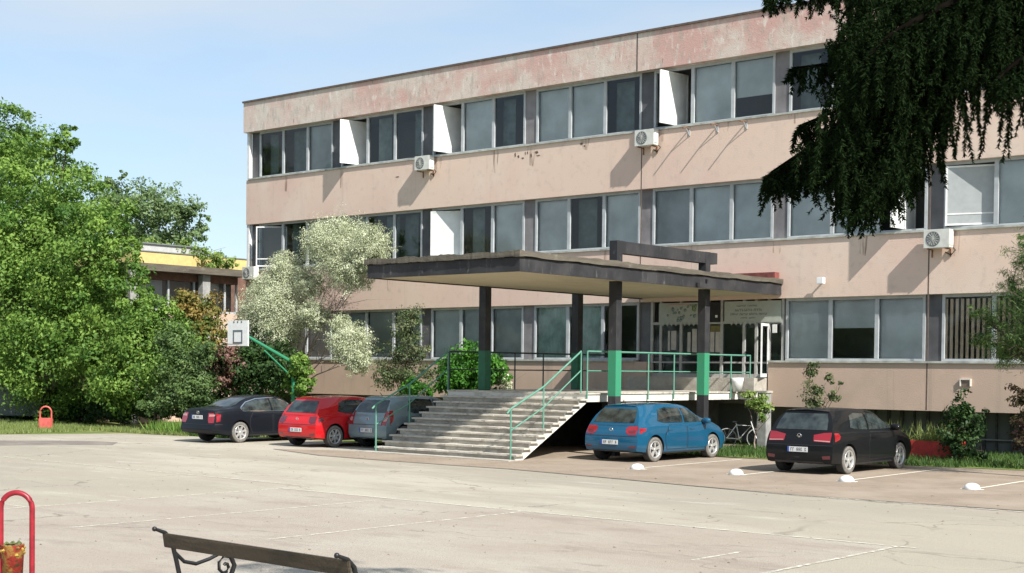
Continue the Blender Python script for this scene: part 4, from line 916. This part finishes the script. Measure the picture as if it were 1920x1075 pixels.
# near bin
p = atd(31, 918, 13.4)
e = empty('litter_bin', (p.x, p.y, 0), 'red tubular litter bin with a full basket in the near left corner', 'litter bin')
zt = p.z-.03; hw = .148
arch = [(-hw, 0, 0), (-hw, 0, zt-hw)]+[(-hw*math.cos(a), 0, zt-hw+hw*math.sin(a)) for a in np.linspace(.15, math.pi-.15, 14)]+[(hw, 0, zt-hw), (hw, 0, 0)]
o = MB().tube(arch, .026, 12).build('arch_frame', M['binred'], e); o.rotation_euler = (0, 0, YAW)
zb_ = zt-.5
o = MB().lathe([(0, -.42), (.085, -.42), (.105, 0), (.11, .01), (.10, .01), (.095, -.06), (0, -.06)], 22, (-.035, 0, zb_)).build('bucket', M['bucket'], e); o.rotation_euler = (0, 0, YAW)
rb_ = MB(); rr = random.Random(2)
for i in range(26):
    a = rr.uniform(0, 6.28); r_ = rr.uniform(0, .09); x, y, z = -.035+r_*math.cos(a), r_*math.sin(a), zb_-.01+rr.uniform(-.02, .035)
    rb_.lathe([(0, -.025), (rr.uniform(.02, .035), 0), (0, rr.uniform(.015, .03))], 5, (x, y, z), smooth=False)
o = rb_.build('rubbish', M['rubbish'], e); o['kind'] = 'stuff'; o.rotation_euler = (0, 0, YAW)
ym = MB()
for i in range(14):
    a = rr.uniform(0, 6.28); ym.prism([(rr.uniform(-.03, 0), -.02), (.03, rr.uniform(-.05, 0)), (.01, .04)], 'y', -.002, .002) if False else ym.lathe([(0, -.03), (.022, 0), (0, .02)], 5, (-.035+.1*math.cos(a), .1*math.sin(a), zb_-rr.uniform(0, .12)), smooth=False)
o = ym.build('rubbish', M['mustard'], e); o['kind'] = 'stuff'; o.rotation_euler = (0, 0, YAW)
# bench: seen from behind, seat towards the court
bl_, br_ = Vector((-9.90, 7.30, 0)), Vector((-7.53, 7.23, 0))
e = empty('park_bench', ((bl_.x+br_.x)/2, 7.18, 0), 'dark wooden park bench with scrolled cast iron ends seen from behind', 'bench', rz=R(-2))
hl = (br_.x-bl_.x)/2
pk = MB().box(-hl+.01, hl-.01, -.025, .005, .80, .92)
pko = pk.build('backrest', M['benchwood'], e, bevel=.006); pko.location = (0, 0, 0); pko.rotation_euler = (R(9), 0, 0); pko.location = (0, .10, -.01)
sl = MB()
for i in range(4): sl.box(-hl, hl, .16+i*.12, .16+i*.12+.10, .43, .46)
sl.build('seat', M['benchwood'], e, bevel=.006)
for s_ in (-1, 1):
    x = s_*(hl-.03)
    fr = MB()
    fr.tube([(x, .62, 0), (x, .58, .2), (x, .60, .42), (x, .66, .56), (x, .62, .64)], .022, 8)
    fr.tube([(x, -.08, 0), (x, .02, .2), (x, .12, .42), (x, .06, .66), (x, .01, .84), (x, -.05, .90), (x, -.14, .935)], [.024, .022, .022, .02, .02, .018, .014], 8)
    fr.tube([(x, .12, .42), (x, .4, .42), (x, .62, .42)], .018, 8)
    fr.tube([(x, .03, .74), (x, .14, .64), (x, .26, .61), (x, .40, .64), (x, .50, .675), (x, .58, .67)], .017, 8)
    spi = [(x, .56+(.09*(1-t/10.5))*math.cos(.9+t*.85), .56+(.10*(1-t/10.5))*math.sin(.9+t*.85)) for t in range(10)]
    fr.tube(spi, .015, 8)
    fr.lathe([(0, -.022), (.016, -.016), (.022, 0), (.016, .016), (0, .022)], 12, (x, -.155, .94))
    fr.build('end_frame', M['iron'], e)
# bicycle
p = Vector((-22.3, 37.0, 0))
e = empty('bicycle', p, 'dark bicycle with pale wheel rims leaning in the shade under the platform', 'bicycle', rz=R(35)); e.scale = (.88, .88, .88)
for nm, x in (('wheel', -.5), ('wheel', .5)):
    wv = MB().tube([(x+.32*math.cos(a), 0, .33+.32*math.sin(a)) for a in np.linspace(0, 2*math.pi, 33)[:-1]], .018, 6, closed=True).build(nm, M['greycon'], e)
    sk = MB()
    for k in range(10): sk.beam((x, 0, .33), (x+.31*math.cos(k*.628), 0, .33+.31*math.sin(k*.628)), .005, .005)
    sk.build('spokes', M['chrome'], wv)
MB().tube([(-.5, 0, .33), (-.18, 0, .78), (.32, 0, .76), (-.08, 0, .30), (-.5, 0, .33)], .018).tube([(-.08, 0, .30), (-.2, 0, .86)], .016).tube([(.5, 0, .33), (.30, 0, .92)], .018).build('frame', M['white'], e)
MB().tube([(.30, -.25, .95), (.32, 0, .93), (.30, .25, .95)], .013).build('handlebar', M['iron'], e); MB().box(-.32, -.1, -.06, .06, .86, .9).build('saddle', M['black'], e, bevel=.015)
MB().lathe([(0, -.005), (.09, 0), (0, .005)], 16, (-.08, .03, .30), 'y').tube([(-.08, -.06, .3), (-.02, -.06, .18)], .01).build('crank', M['chrome'], e)
# red planter with plants
e = empty('planter', (-16.25, 36.2, 0), 'long low red planter box behind the black hatchback', 'planter')
MB().box(-1.3, 1.1, -.3, -.24, 0, .5).box(-1.3, 1.1, .24, .3, 0, .5).box(-1.3, -1.24, -.24, .24, 0, .5).box(1.04, 1.1, -.24, .24, 0, .5).build('box', M['planter'], e)
MB().box(-1.24, 1.04, -.24, .24, 0, .46).build('soil', M['foliage_dark_ground'], e)
# waste container in the shade at the far left
p = at(35, 770, 30.5)
e = empty('waste_container', (p.x, 30.5, 0), 'dark grey waste container in the shade under the big left tree', 'container', rz=R(40))
MB().prism([(-1.0, .25), (1.0, .25), (1.15, 1.25), (-1.15, 1.25)], 'y', -.5, .5).build('tub', simple('container_grey', (.10, .12, .11), .6), e, bevel=.02)
MB().box(-1.18, 1.18, -.55, .55, 1.25, 1.35).build('lid', M['acgrey'], e, bevel=.02)
for x in (-.8, .8):
    for y in (-.35, .35): MB().lathe([(0, -.03), (.1, -.03), (.1, .03), (0, .03)], 14, (x, y, .1), 'y').build('castor', M['tyre'], e)

# ------------------------------------------------------------------ foliage
def leaves(name, blobs, n, size, mat, parent, aspect=.55, clump=.16, shell=.5, droop=0., nclump=None, seed=1, flat=0., per=38):
    """blobs: (centre, rx, ry, rz, weight). Leaf-sized diamonds grouped in clumps spread through the volume of each blob"""
    r = np.random.default_rng(seed); V_, T_ = [], []
    wts = np.array([b[4]*(b[1]*b[3]) for b in blobs]); wts = wts/wts.sum()
    for b, wt in zip(blobs, wts):
        nb = int(n*wt)
        if nb < 5: continue
        rad = np.array(b[1:4]); nc = max(6, int(nb/per))
        d = r.normal(size=(nc, 3)); d /= np.linalg.norm(d, axis=1)[:, None]
        rr_ = 1-(1-shell)*r.random(nc)**1.5*1.3; rr_ = np.clip(rr_, .05, None)*(1+.12*r.normal(size=nc))
        cc = d*rr_[:, None]*rad; cs = clump*rad.mean()*(0.6+.9*r.random(nc)); ctone = r.normal(size=nc)*.27
        ci = r.integers(0, nc, nb)
        off = r.normal(size=(nb, 3)); off /= (np.linalg.norm(off, axis=1)[:, None]+1e-6); off *= (r.random(nb)**.5)[:, None]
        off[:, 2] *= .7
        pos = cc[ci]+off*cs[ci][:, None]*1.5; pos[:, 2] -= droop*r.random(nb)*rad[2]
        outw = d[ci]*.5+off*.7+r.normal(size=(nb, 3))*.55; outw[:, 2] += .35
        nrm = outw/np.linalg.norm(outw, axis=1)[:, None]
        t = r.normal(size=(nb, 3)); t[:, 2] -= .5+droop*3; t -= (t*nrm).sum(1)[:, None]*nrm; t /= np.linalg.norm(t, axis=1)[:, None]
        s = np.cross(nrm, t); sz = size*(.6+.8*r.random(nb))
        pos += np.array(b[0])
        a = pos-t*sz[:, None]*.5; c = pos+t*sz[:, None]*.5; m1 = pos+s*(sz*aspect*.5)[:, None]+nrm*(sz*.08)[:, None]; m2 = pos-s*(sz*aspect*.5)[:, None]+nrm*(sz*.08)[:, None]
        V_.append(np.stack([a, m1, c, m2], 1).reshape(-1, 3)); T_.append(np.clip(.5+ctone[ci]+r.normal(size=nb)*.2, 0, 1))
    V_ = np.concatenate(V_); T_ = np.concatenate(T_)
    return leafmesh(name, V_, T_, mat, parent)
def leafmesh(name, V_, T_, mat, parent, k=4):
    if parent is not None: V_ = V_-np.array(parent.location)
    nf = len(V_)//k; me = bpy.data.meshes.new(name); me.vertices.add(len(V_)); me.vertices.foreach_set('co', V_.astype(np.float32).ravel())
    me.loops.add(nf*k); me.loops.foreach_set('vertex_index', np.arange(nf*k, dtype=np.int32)); me.polygons.add(nf)
    me.polygons.foreach_set('loop_start', np.arange(0, nf*k, k, dtype=np.int32)); 
    try: me.polygons.foreach_set('loop_total', np.full(nf, k, dtype=np.int32))
    except Exception: pass
    me.update(calc_edges=True)
    at_ = me.attributes.new('tone', 'FLOAT', 'FACE'); at_.data.foreach_set('value', T_.astype(np.float32))
    me.materials.append(mat); o = bpy.data.objects.new(name, me); COL.objects.link(o)
    if parent is not None: o.parent = parent
    return o
def blob(px, py, rpx, v, sx=1, sz=1, w_=1, sy=1):
    c = at(px, py, v); s_ = depth(c)/FPX*rpx; return (tuple(c), s_*sx, s_*sy, s_*sz, w_)
def limbs(tree, base, targets, r0, mat, name='trunk', seed=1, bend=.3, top=None):
    rr_ = random.Random(seed); mb = MB(); base = Vector(base)
    fork = Vector(base)+Vector((0, 0, 1))*( (min(t[2] for t in targets)-base.z)*.55 if top is None else top)
    mb.tube([base-tree.location, base.lerp(fork, .5)+Vector((rr_.uniform(-.08, .08), rr_.uniform(-.08, .08), 0))-tree.location, fork-tree.location], [r0*1.25, r0, r0*.85], 9)
    for t in targets:
        t = Vector(t); m1 = fork.lerp(t, .35)+Vector((rr_.uniform(-bend, bend), rr_.uniform(-bend, bend), bend*.8)); m2 = fork.lerp(t, .7)+Vector((rr_.uniform(-bend, bend)*.6, rr_.uniform(-bend, bend)*.6, bend*.5))
        mb.tube([fork-tree.location, m1-tree.location, m2-tree.location, t-tree.location], [r0*.6, r0*.42, r0*.26, r0*.08], 7)
        for q in range(3):
            s0 = m1.lerp(m2, rr_.random()); e0 = s0+(t-fork).length*.3*Vector((rr_.uniform(-1, 1), rr_.uniform(-1, 1), rr_.uniform(-.2, .9)))
            mb.tube([s0-tree.location, s0.lerp(e0, .5)+Vector((0, 0, .1))-tree.location, e0-tree.location], [r0*.22, r0*.15, r0*.05], 5)
    return mb.build(name, mat, tree)
def ground(px, v): p = at(px, 700, v); return (p.x, v, 0)
def tree(name, label, cat, basepx, v, blobs, n, size, leaf, bark, r0, seed=1, group=None, top=None, nl=6, **k):
    b = ground(basepx, v); e = empty(name, b, label, cat, group)
    tg = [Vector(x[0])-Vector((0, 0, x[3]*.1)) for x in blobs[:nl]]
    limbs(e, Vector(b), tg, r0, bark, seed=seed, top=top)
    leaves('crown' if r0 > .04 else 'foliage', blobs, n, size, leaf, e, seed=seed, **k)
    return e
# big left trees
tree('broadleaf_tree', 'tall bright green leafy tree filling the left edge above the small red bin', 'tree', 40, 32, [
    blob(20, 420, 130, 32), blob(-40, 330, 130, 32), blob(80, 330, 75, 31.5), blob(105, 275, 38, 31.5), blob(128, 262, 24, 31.5, w_=.8), blob(150, 390, 80, 31.5), blob(60, 560, 140, 31), blob(170, 500, 95, 31), blob(200, 430, 62, 31), blob(10, 250, 60, 32), blob(215, 580, 70, 30.6), blob(90, 680, 110, 30.4), blob(190, 680, 75, 30.2), blob(-60, 560, 160, 32), blob(150, 620, 90, 30.6), blob(-30, 700, 90, 31), blob(240, 640, 50, 30.2), blob(60, 450, 90, 30.8), blob(238, 480, 40, 31), blob(248, 550, 42, 30.8), blob(262, 610, 36, 30.5)],
    130000, .15, L['bright'], M['bark'], .22, seed=3, clump=.20, nl=12, per=85, shell=.62)
tree('distant_tree', 'sparser grey green tree rising behind the yellow building', 'tree', 290, 60, [blob(200, 400, 50, 60), 
    blob(215, 375, 42, 60), blob(255, 390, 50, 60), blob(300, 385, 52, 60), blob(345, 405, 40, 60), blob(372, 435, 26, 60), blob(260, 440, 55, 60), blob(320, 440, 50, 60), blob(385, 410, 10, 60, w_=1.5), blob(210, 345, 18, 60, w_=1.3), blob(365, 390, 14, 60, w_=1.4), blob(230, 330, 10, 60, w_=1.4)],
    14500, .25, leafmat('leaf_far', (.08, .14, .05), (.24, .33, .14)), M['bark'], .12, seed=5, clump=.22, shell=.2, nl=9)
tree('young_tree', 'low green tree top spreading along the yellow strip', 'tree', 400, 46, [blob(300, 480, 28, 46), blob(350, 478, 26, 46), blob(395, 482, 28, 46, sz=.5), blob(250, 478, 30, 46), blob(430, 490, 18, 46, sz=.5), blob(280, 470, 26, 46), blob(330, 472, 18, 46), blob(290, 492, 26, 46, sz=.5), blob(350, 496, 30, 46, sz=.4), blob(410, 498, 26, 46, sz=.35)], 9500, .15, L['yellowgreen'], M['bark'], .08, seed=6, clump=.3)
tree('leafy_bush', 'large green bush between the left tree and the annex', 'bush', 290, 30.5, [blob(270, 640, 60, 30.5), blob(230, 720, 55, 30), blob(310, 700, 60, 30.5), blob(340, 640, 40, 31), blob(300, 600, 38, 31)], 22000, .12, L['bright'], M['bark'], .06, seed=8, clump=.26)
tree('flowering_bush', 'bush with orange blossom in front of the annex windows', 'bush', 372, 32.5, [blob(372, 590, 42, 32.5), blob(350, 570, 30, 32.5), blob(390, 630, 34, 32.5), blob(340, 620, 30, 32.5)], 7000, .13, L['orange'], M['bark'], .05, seed=9, clump=.24)
tree('creeper_bush', 'mixed green bush hanging over the black sedan at left', 'bush', 350, 30.3, [blob(345, 690, 45, 30.3), blob(370, 730, 40, 30.3), blob(330, 745, 35, 30), blob(300, 760, 38, 29.8, sz=.6), blob(330, 640, 40, 30.6), blob(385, 660, 26, 30.6)], 17000, .10, L['dull'], M['bark'], .05, seed=10, clump=.22)
tree('undergrowth', 'dark undergrowth at the foot of the trees behind the grass verge', 'bush', 150, 31.6, [blob(x_, 762, 34, 31.6, sz=.9) for x_ in range(-40, 260, 38)]+[blob(x_, 765, 28, 30.9, sz=.9) for x_ in range(240, 400, 30)], 26000, .12, L['dark'], M['bark'], .03, seed=41, clump=.3)
tree('dark_hedge', 'dark overgrown hedge between the sedan and the hoop post', 'hedge', 470, 33.6, [blob(430, 690, 50, 33.6), blob(480, 700, 55, 33.6), blob(520, 700, 50, 33.6), blob(450, 640, 38, 34), blob(500, 660, 45, 34), blob(410, 740, 45, 33.4)], 15000, .14, L['dark'], M['bark'], .06, seed=11, clump=.22)
tree('rose_bush', 'bush with faded pink blossom beside the basketball backboard', 'bush', 425, 32.8, [blob(425, 662, 28, 32.8), blob(440, 680, 22, 32.8), blob(400, 690, 20, 32.8), blob(425, 715, 22, 32.6)], 2600, .11, L['pink'], M['bark'], .03, seed=12, clump=.3)
tree('ivy_column', 'bright green creeper growing up around the hoop post', 'climber', 560, 33.3, [blob(562, 690, 20, 33.2, sz=1.6), blob(568, 725, 20, 33.2), blob(545, 720, 16, 33.2)], 4200, .12, L['bright'], M['bark'], .03, seed=13, clump=.25)
# silver tree
tree('silver_leaf_tree', 'silver green feathery tree in front of the facade left of the canopy', 'tree', 548, 35.3, [
    blob(640, 465, 62, 35.3), blob(695, 460, 40, 35), blob(600, 450, 36, 35.3), blob(660, 505, 42, 35), blob(700, 490, 22, 35), blob(520, 575, 62, 34.7), blob(535, 505, 34, 35), blob(580, 530, 30, 35), blob(480, 590, 36, 34.7), blob(590, 590, 30, 34.8), blob(520, 625, 44, 34.6), blob(655, 640, 40, 34.5), blob(640, 612, 24, 34.6), blob(672, 675, 28, 34.4), blob(500, 540, 30, 34.8)],
    230000, .058, L['silver'], M['bark_grey'], .05, seed=15, clump=.17, droop=.10, shell=.45, nl=14, aspect=.4)
tree('twiggy_branches', 'bare pinkish twigs in the gap of the silver tree', 'shrub', 560, 35.9, [blob(615, 540, 36, 35.8), blob(640, 575, 26, 35.8), blob(625, 590, 20, 35.6)], 1900, .07, leafmat('twig_tip', (.30, .20, .17), (.45, .36, .27), .2), M['bark_grey'], .012, seed=16, clump=.35, aspect=.3)
tree('slender_tree', 'thin dark leaved young tree between the silver tree and the platform', 'tree', 757, 34.6, [blob(765, 625, 38, 34.6, sz=1.2), blob(775, 595, 28, 34.6), blob(745, 670, 38, 34.6), blob(735, 705, 34, 34.4), blob(785, 655, 26, 34.6), blob(765, 700, 34, 34.5), blob(722, 700, 24, 34.5), blob(800, 700, 22, 34.5)], 9500, .08, L['mixed'], M['bark'], .045, seed=17, clump=.26, shell=.2, droop=.05)
tree('round_bush', 'lush bright green bush behind the platform railing', 'bush', 885, 35.5, [blob(870, 690, 44, 35.5), blob(900, 690, 40, 36), blob(925, 700, 32, 36.5), blob(850, 710, 36, 35.2)], 11000, .12, L['lush'], M['bark'], .04, seed=18, clump=.22)
tree('flower_shrub', 'dark shrub with small white blossom at the right end of the bright bush', 'shrub', 948, 34.9, [blob(945, 712, 16, 36.6, sz=1.3), blob(955, 725, 12, 36.6)], 700, .08, L['silver'], M['bark'], .02, seed=19, clump=.3)
tree('low_shrub', 'small bright green shrub behind the silver car roof', 'shrub', 780, 33.2, [blob(780, 725, 20, 33.2), blob(765, 738, 18, 33), blob(800, 735, 16, 33.2)], 1800, .1, L['lush'], M['bark'], .02, seed=20, clump=.3)
# right hand plants
tree('sapling', 'small light green sapling in front of the grey concrete post', 'sapling', 1418, 35.6, [blob(1415, 755, 20, 35.6), blob(1430, 765, 16, 35.6), blob(1405, 742, 12, 35.6), blob(1428, 785, 12, 35.6)], 1100, .09, L['yellowgreen'], M['bark_grey'], .022, seed=21, clump=.35)
tree('climbing_shrub', 'tall thin shrub growing up the lower wall behind the black hatchback', 'shrub', 1535, 37.2, [blob(1522, 695, 12, 37.2, sz=2.0), blob(1530, 735, 22, 37.2), blob(1552, 710, 10, 37.2, sz=1.6), blob(1560, 740, 14, 37.2), blob(1525, 760, 18, 37.2), blob(1575, 718, 4, 37.2, w_=2)], 1800, .085, L['mixed'], M['bark'], .02, seed=22, clump=.35, shell=.2)
tree('rose_shrub', 'dark leafy rose shrub by the wall right of the red planter', 'shrub', 1805, 35.6, [blob(1800, 765, 30, 35.6), blob(1815, 790, 34, 35.6), blob(1790, 820, 34, 35.6), blob(1830, 770, 20, 35.6), blob(1800, 845, 34, 35.4), blob(1840, 855, 26, 35.2, sz=.5)], 3600, .10, L['dark'], M['bark'], .022, seed=23, clump=.28, shell=.2)
tree('rose_shrub', 'dark reddish shrub cut by the right edge of the photo', 'shrub', 1925, 34.6, [blob(1918, 745, 26, 34.6, sz=1.3), blob(1925, 790, 32, 34.6), blob(1935, 830, 36, 34.6)], 2600, .10, leafmat('leaf_wine', (.05, .025, .02), (.10, .09, .04)), M['bark'], .025, seed=24, clump=.28, shell=.2)
tree('pine_tree', 'young green pine with soft lit needles at the right edge', 'tree', 1985, 31.5, [
    blob(1905, 640, 52, 31.5), blob(1860, 600, 30, 31.5), blob(1925, 560, 60, 31.5), blob(1830, 585, 16, 31.5), blob(1850, 630, 26, 31.5), blob(1915, 490, 34, 31.5, w_=.7), blob(1895, 530, 26, 31.5, w_=.7), blob(1880, 660, 30, 31.5), blob(1990, 600, 90, 31.5), blob(1990, 470, 70, 31.5), blob(1920, 450, 20, 31.5, w_=.6)],
    30000, .12, L['pine'], M['bark'], .10, seed=25, clump=.28, aspect=.10, shell=.3)
# belt of trees on the far side of the yard, seen only as reflections in the window glass
leaves('tree_belt', [((-130+i*8.5+2*math.sin(i*2.1), -30+3*math.sin(i*1.7), 4.5+1.2*math.sin(i*1.3)), 5.2, 3.5, 5.5+1.6*math.sin(i*2.9), 1) for i in range(13)], 26000, .75, L['dull'], None, seed=50, clump=.25)
tag(bpy.data.objects['tree_belt'], 'belt of trees across the yard mirrored in the ground floor windows', 'trees', kind='stuff')
# verge vegetation
def blades(name, regions, n, h, mat, label, seed=1, wd=.012):
    r = np.random.default_rng(seed); Vs = []; T = []
    ar = [abs((x1-x0)*(y1-y0))*w_ for x0, x1, y0, y1, w_ in regions]; tot = sum(ar)
    for (x0, x1, y0, y1, w_), a in zip(regions, ar):
        m_ = int(n*a/tot); x = r.uniform(x0, x1, m_); y = r.uniform(y0, y1, m_)
        keep = np.sin(x*2.3+y*1.7)+np.sin(x*.9-y*2.9)+r.normal(size=m_)*.9 > -.9
        x, y = x[keep], y[keep]; m_ = len(x); hh = h*(.4+.9*r.random(m_)); an = r.random(m_)*6.28; dx, dy = np.cos(an)*wd, np.sin(an)*wd; lx, ly = r.normal(size=m_)*h*.35, r.normal(size=m_)*h*.35
        z = np.zeros(m_)
        Vs.append(np.stack([np.stack([x-dx, y-dy, z], 1), np.stack([x+dx, y+dy, z], 1), np.stack([x+lx, y+ly, hh], 1)], 1).reshape(-1, 3)); T.append(np.clip(r.normal(size=m_)*.25+.5, 0, 1))
    o = leafmesh(name, np.concatenate(Vs), np.concatenate(T), mat, None, k=3); tag(o, label, 'grass', kind='stuff'); return o
blades('grass', [(-62, -42.8, 24.6, 30, 1), (-42.8, -38.0, 28.4, 33, 2), (-38, -35, 30, 33, .7)], 60000, .14, L['blade'], 'sunlit dry grass on the verge under the left tree', 1, .014)
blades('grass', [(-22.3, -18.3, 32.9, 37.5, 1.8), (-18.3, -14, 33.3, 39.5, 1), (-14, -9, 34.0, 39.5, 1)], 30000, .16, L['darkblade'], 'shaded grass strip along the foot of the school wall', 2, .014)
blades('weeds', [(-17.4, -15.25, 36.0, 36.4, 1)], 500, .5, L['blade'], 'long grass growing out of the red planter', 3, .02)
o = bpy.data.objects['weeds']; 
for v in o.data.vertices: v.co.z += .44
blades('weeds', [(-40.5, -36.2, 28.6, 30.2, 1)], 3000, .4, L['bright'], 'tall weeds at the foot of the bushes left of the sedan', 4, .03)

# ------------------------------------------------------------------ foreground conifer
tr = Vector((-2.2, 7.7, 0))
e = empty('spruce_tree', tr, 'dark drooping spruce branches hanging into the top right corner, close to the camera', 'tree')
MB().tube([(0, 0, 0), (.05, 0, 3), (0, .05, 7), (0, 0, 11.3)], [.24, .2, .12, .02], 12).build('trunk', M['bark'], e)
NV, NT = [], []
def needles(p0, p1, n, ln, r):
    """one twig: n thin needles along the segment p0-p1"""
    p0, p1 = np.array(p0), np.array(p1); d = p1-p0; Ls = np.linalg.norm(d); d = d/(Ls+1e-9)
    t = r.random(n)[:, None]; pos = p0+(p1-p0)*t
    rd = r.normal(size=(n, 3)); rd -= (rd@d)[:, None]*d; rd /= np.linalg.norm(rd, axis=1)[:, None]
    dr_ = rd*.75+d*.65; dr_ /= np.linalg.norm(dr_, axis=1)[:, None]
    s = np.cross(dr_, r.normal(size=(n, 3))); s /= np.linalg.norm(s, axis=1)[:, None]
    l = ln*(.6+.6*r.random(n))[:, None]*(1.1-.5*t)
    NV.append(np.stack([pos-s*.0042, pos+s*.0042, pos+dr_*l], 1).reshape(-1, 3)); NT.append(np.clip(r.normal(size=n)*.25+.5, 0, 1))
rq = np.random.default_rng(21); bmb = MB()
def bough(pts, r0, hang, dens, seed, full=True):
    r = np.random.default_rng(seed); C_ = catmull([tuple(p) for p in pts], 40)
    bmb.tube([Vector(c)-tr for c in C_[::3]], [r0*(1-.9*i/14) for i in range(len(C_[::3]))], 6)
    Ls = np.linalg.norm(np.diff(C_, axis=0), axis=1).sum(); nt_ = int(Ls*dens)
    for i in range(nt_):
        f = r.random()**.85; k = f*39; i0 = min(int(k), 38); p = C_[i0]+(C_[i0+1]-C_[i0])*(k-i0)
        d = C_[i0+1]-C_[i0]; d = d/np.linalg.norm(d)
        side = np.cross(d, [0, 0, 1]); side /= np.linalg.norm(side)+1e-9
        sd_ = 1 if r.random() < .5 else -1; ln = hang*(1.15-.75*f)*(.45+.9*r.random())
        q = p+side*sd_*ln*r.uniform(.05, .45)+d*ln*.35*r.random()+np.array([0, 0, -ln*.25])
        q2 = q+np.array([r.normal()*.04, r.normal()*.04, -ln*.75])
        needles(p, q, int(90*np.linalg.norm(q-p)/.2)+10, .032, r); needles(q, q2, int(110*np.linalg.norm(q2-q)/.2)+12, .034, r)
B = [  # boughs: pixel x, y, distance
    ([(2150, -120, 7.2), (1950, 0, 7.3), (1760, 110, 7.4), (1600, 215, 7.5), (1530, 270, 7.5), (1445, 325, 7.6)], .05, .36, 75),
    ([(2150, -260, 7.2), (1900, -130, 7.6), (1700, -70, 7.8), (1560, -35, 7.9), (1440, -10, 8.0)], .04, .22, 60),
    ([(2150, 20, 7.2), (1950, 60, 7.0), (1800, 120, 6.9), (1700, 210, 6.9), (1630, 290, 6.9), (1590, 330, 6.9)], .05, .40, 80),
    ([(1800, 30, 7.5), (1690, 60, 7.6), (1600, 110, 7.6), (1485, 128, 7.7)], .025, .26, 70),
    ([(1720, 160, 7.4), (1620, 190, 7.5), (1500, 235, 7.6)], .02, .28, 70),
    ([(2150, -50, 7.2), (2000, 40, 7.6), (1900, 90, 8.0), (1850, 100, 8.2)], .04, .30, 60),
    ([(2150, 60, 7.2), (2000, 90, 6.8), (1920, 110, 6.6), (1870, 150, 6.5)], .035, .28, 55),
    ([(2150, -200, 7.2), (1950, -60, 6.9), (1820, -10, 6.7), (1680, 60, 6.6), (1620, 120, 6.6)], .04, .45, 80),
    ([(2100, -300, 7.2), (1850, -90, 7.2), (1720, 20, 7.2), (1650, 120, 7.2), (1600, 200, 7.2)], .04, .48, 80),
    ([(1900, 120, 7.2), (1800, 60, 7.2), (1720, 250, 7.3), (1690, 300, 7.3)], .03, .42, 80),
    ([(2150, -350, 7.2), (2000, -200, 8.2), (1850, -80, 8.6), (1760, 0, 8.8)], .04, .5, 70),
    ([(1640, 250, 7.4), (1560, 300, 7.5), (1500, 315, 7.5), (1435, 330, 7.5)], .02, .22, 90),
    ([(1760, -60, 7.3), (1680, 10, 7.4), (1620, 60, 7.4), (1560, 90, 7.5)], .02, .30, 90),
    ([(1780, 180, 7.1), (1700, 240, 7.1), (1640, 330, 7.1), (1610, 350, 7.1)], .02, .30, 90)]
for i, (pp, r0, hg, dn) in enumerate(B): bough([atd(*q) for q in pp], r0, hg, dn, 30+i)
# the rest of the crown (above and behind the frame) with coarser sprays: it shades the branches that show
for i in range(70):
    z = 3.4+7.6*(i/70); rad = 3.5*(1-(z-3)/9.0)+.2; a = i*2.4
    dirx = Vector((math.cos(a), math.sin(a), 0))
    if dirx.dot(Vector((-CR.x, -CR.y, 0))) > .25 and z < 5.6: continue
    if dirx.dot(Vector((-_f.x, -_f.y, 0))) > .75 and z < 5: continue
    skip = False
    for ff, dz in ((1, 0), (1, -.7), (.75, 0), (.75, -.7), (.5, -.5)):
        q_ = tr+Vector((0, 0, z))+dirx*rad*ff+Vector((0, 0, dz))-Vector((0, 0, CAMH)); D_ = q_.dot(CF)
        if D_ > .3 and -100 < 960+FPX*q_.dot(CR)/D_ < 2080 and -150 < CY-FPX*q_.dot(CU)/D_ < 1200: skip = True
    if skip: continue
    c0 = tr+Vector((0, 0, z)); bough([c0, c0+dirx*rad*.4+Vector((0, 0, .1)), c0+dirx*rad*.75+Vector((0, 0, -.1)), c0+dirx*rad+Vector((0, 0, -.35))], .03, .5, 14, 200+i)
# hanging tufts that fill the body of the crown
mask = [(1590, -60), (1575, 60), (1600, 150), (1560, 185), (1575, 230), (1520, 285), (1455, 325), (1490, 345), (1560, 352), (1580, 400), (1640, 425), (1700, 380), (1708, 300), (1725, 245), (1765, 215), (1800, 165), (1860, 175), (1960, 195), (2050, 230), (2050, -60)]
def inside(x, y):
    c = False; n = len(mask)
    for i in range(n):
        (x1, y1), (x2, y2) = mask[i], mask[i-1]
        if (y1 > y) != (y2 > y) and x < (x2-x1)*(y-y1)/(y2-y1)+x1: c = not c
    return c
rm_ = np.random.default_rng(77); made = 0
while made < 1900:
    x, y, D = rm_.uniform(1440, 2050), rm_.uniform(-60, 420), rm_.uniform(6.6, 8.4)
    ln = rm_.uniform(.07, .24); px_ = ln/D*FPX
    if not inside(x, y) or not (inside(x, y+px_*.75)): continue
    if math.sin(x*.061+y*.013)+math.sin(x*.023-y*.037+2)+math.sin(x*.11+1)*.6 > (.45 if x > 1735 else 1.35): continue
    p = np.array(atd(x, y, D)); q = p+np.array([rm_.normal()*.07-.02, rm_.normal()*.07-.02, -ln]); needles(p+np.array([.07*rm_.normal(), .07*rm_.normal(), .06]), q, int(520*ln)+26, .032, rm_); made += 1
shadedbark = simple('bark_shaded', (.006, .005, .004), 1, spec=0, vary=.3, scale=15)  # branch bark blackened, crown shade put into the colour
bmb.build('branches', shadedbark, e)
leafmesh('needles', np.concatenate(NV), np.concatenate(NT), L['needle'], e, k=3)
print('objects', len(bpy.data.objects), 'needles', sum(len(x) for x in NT))
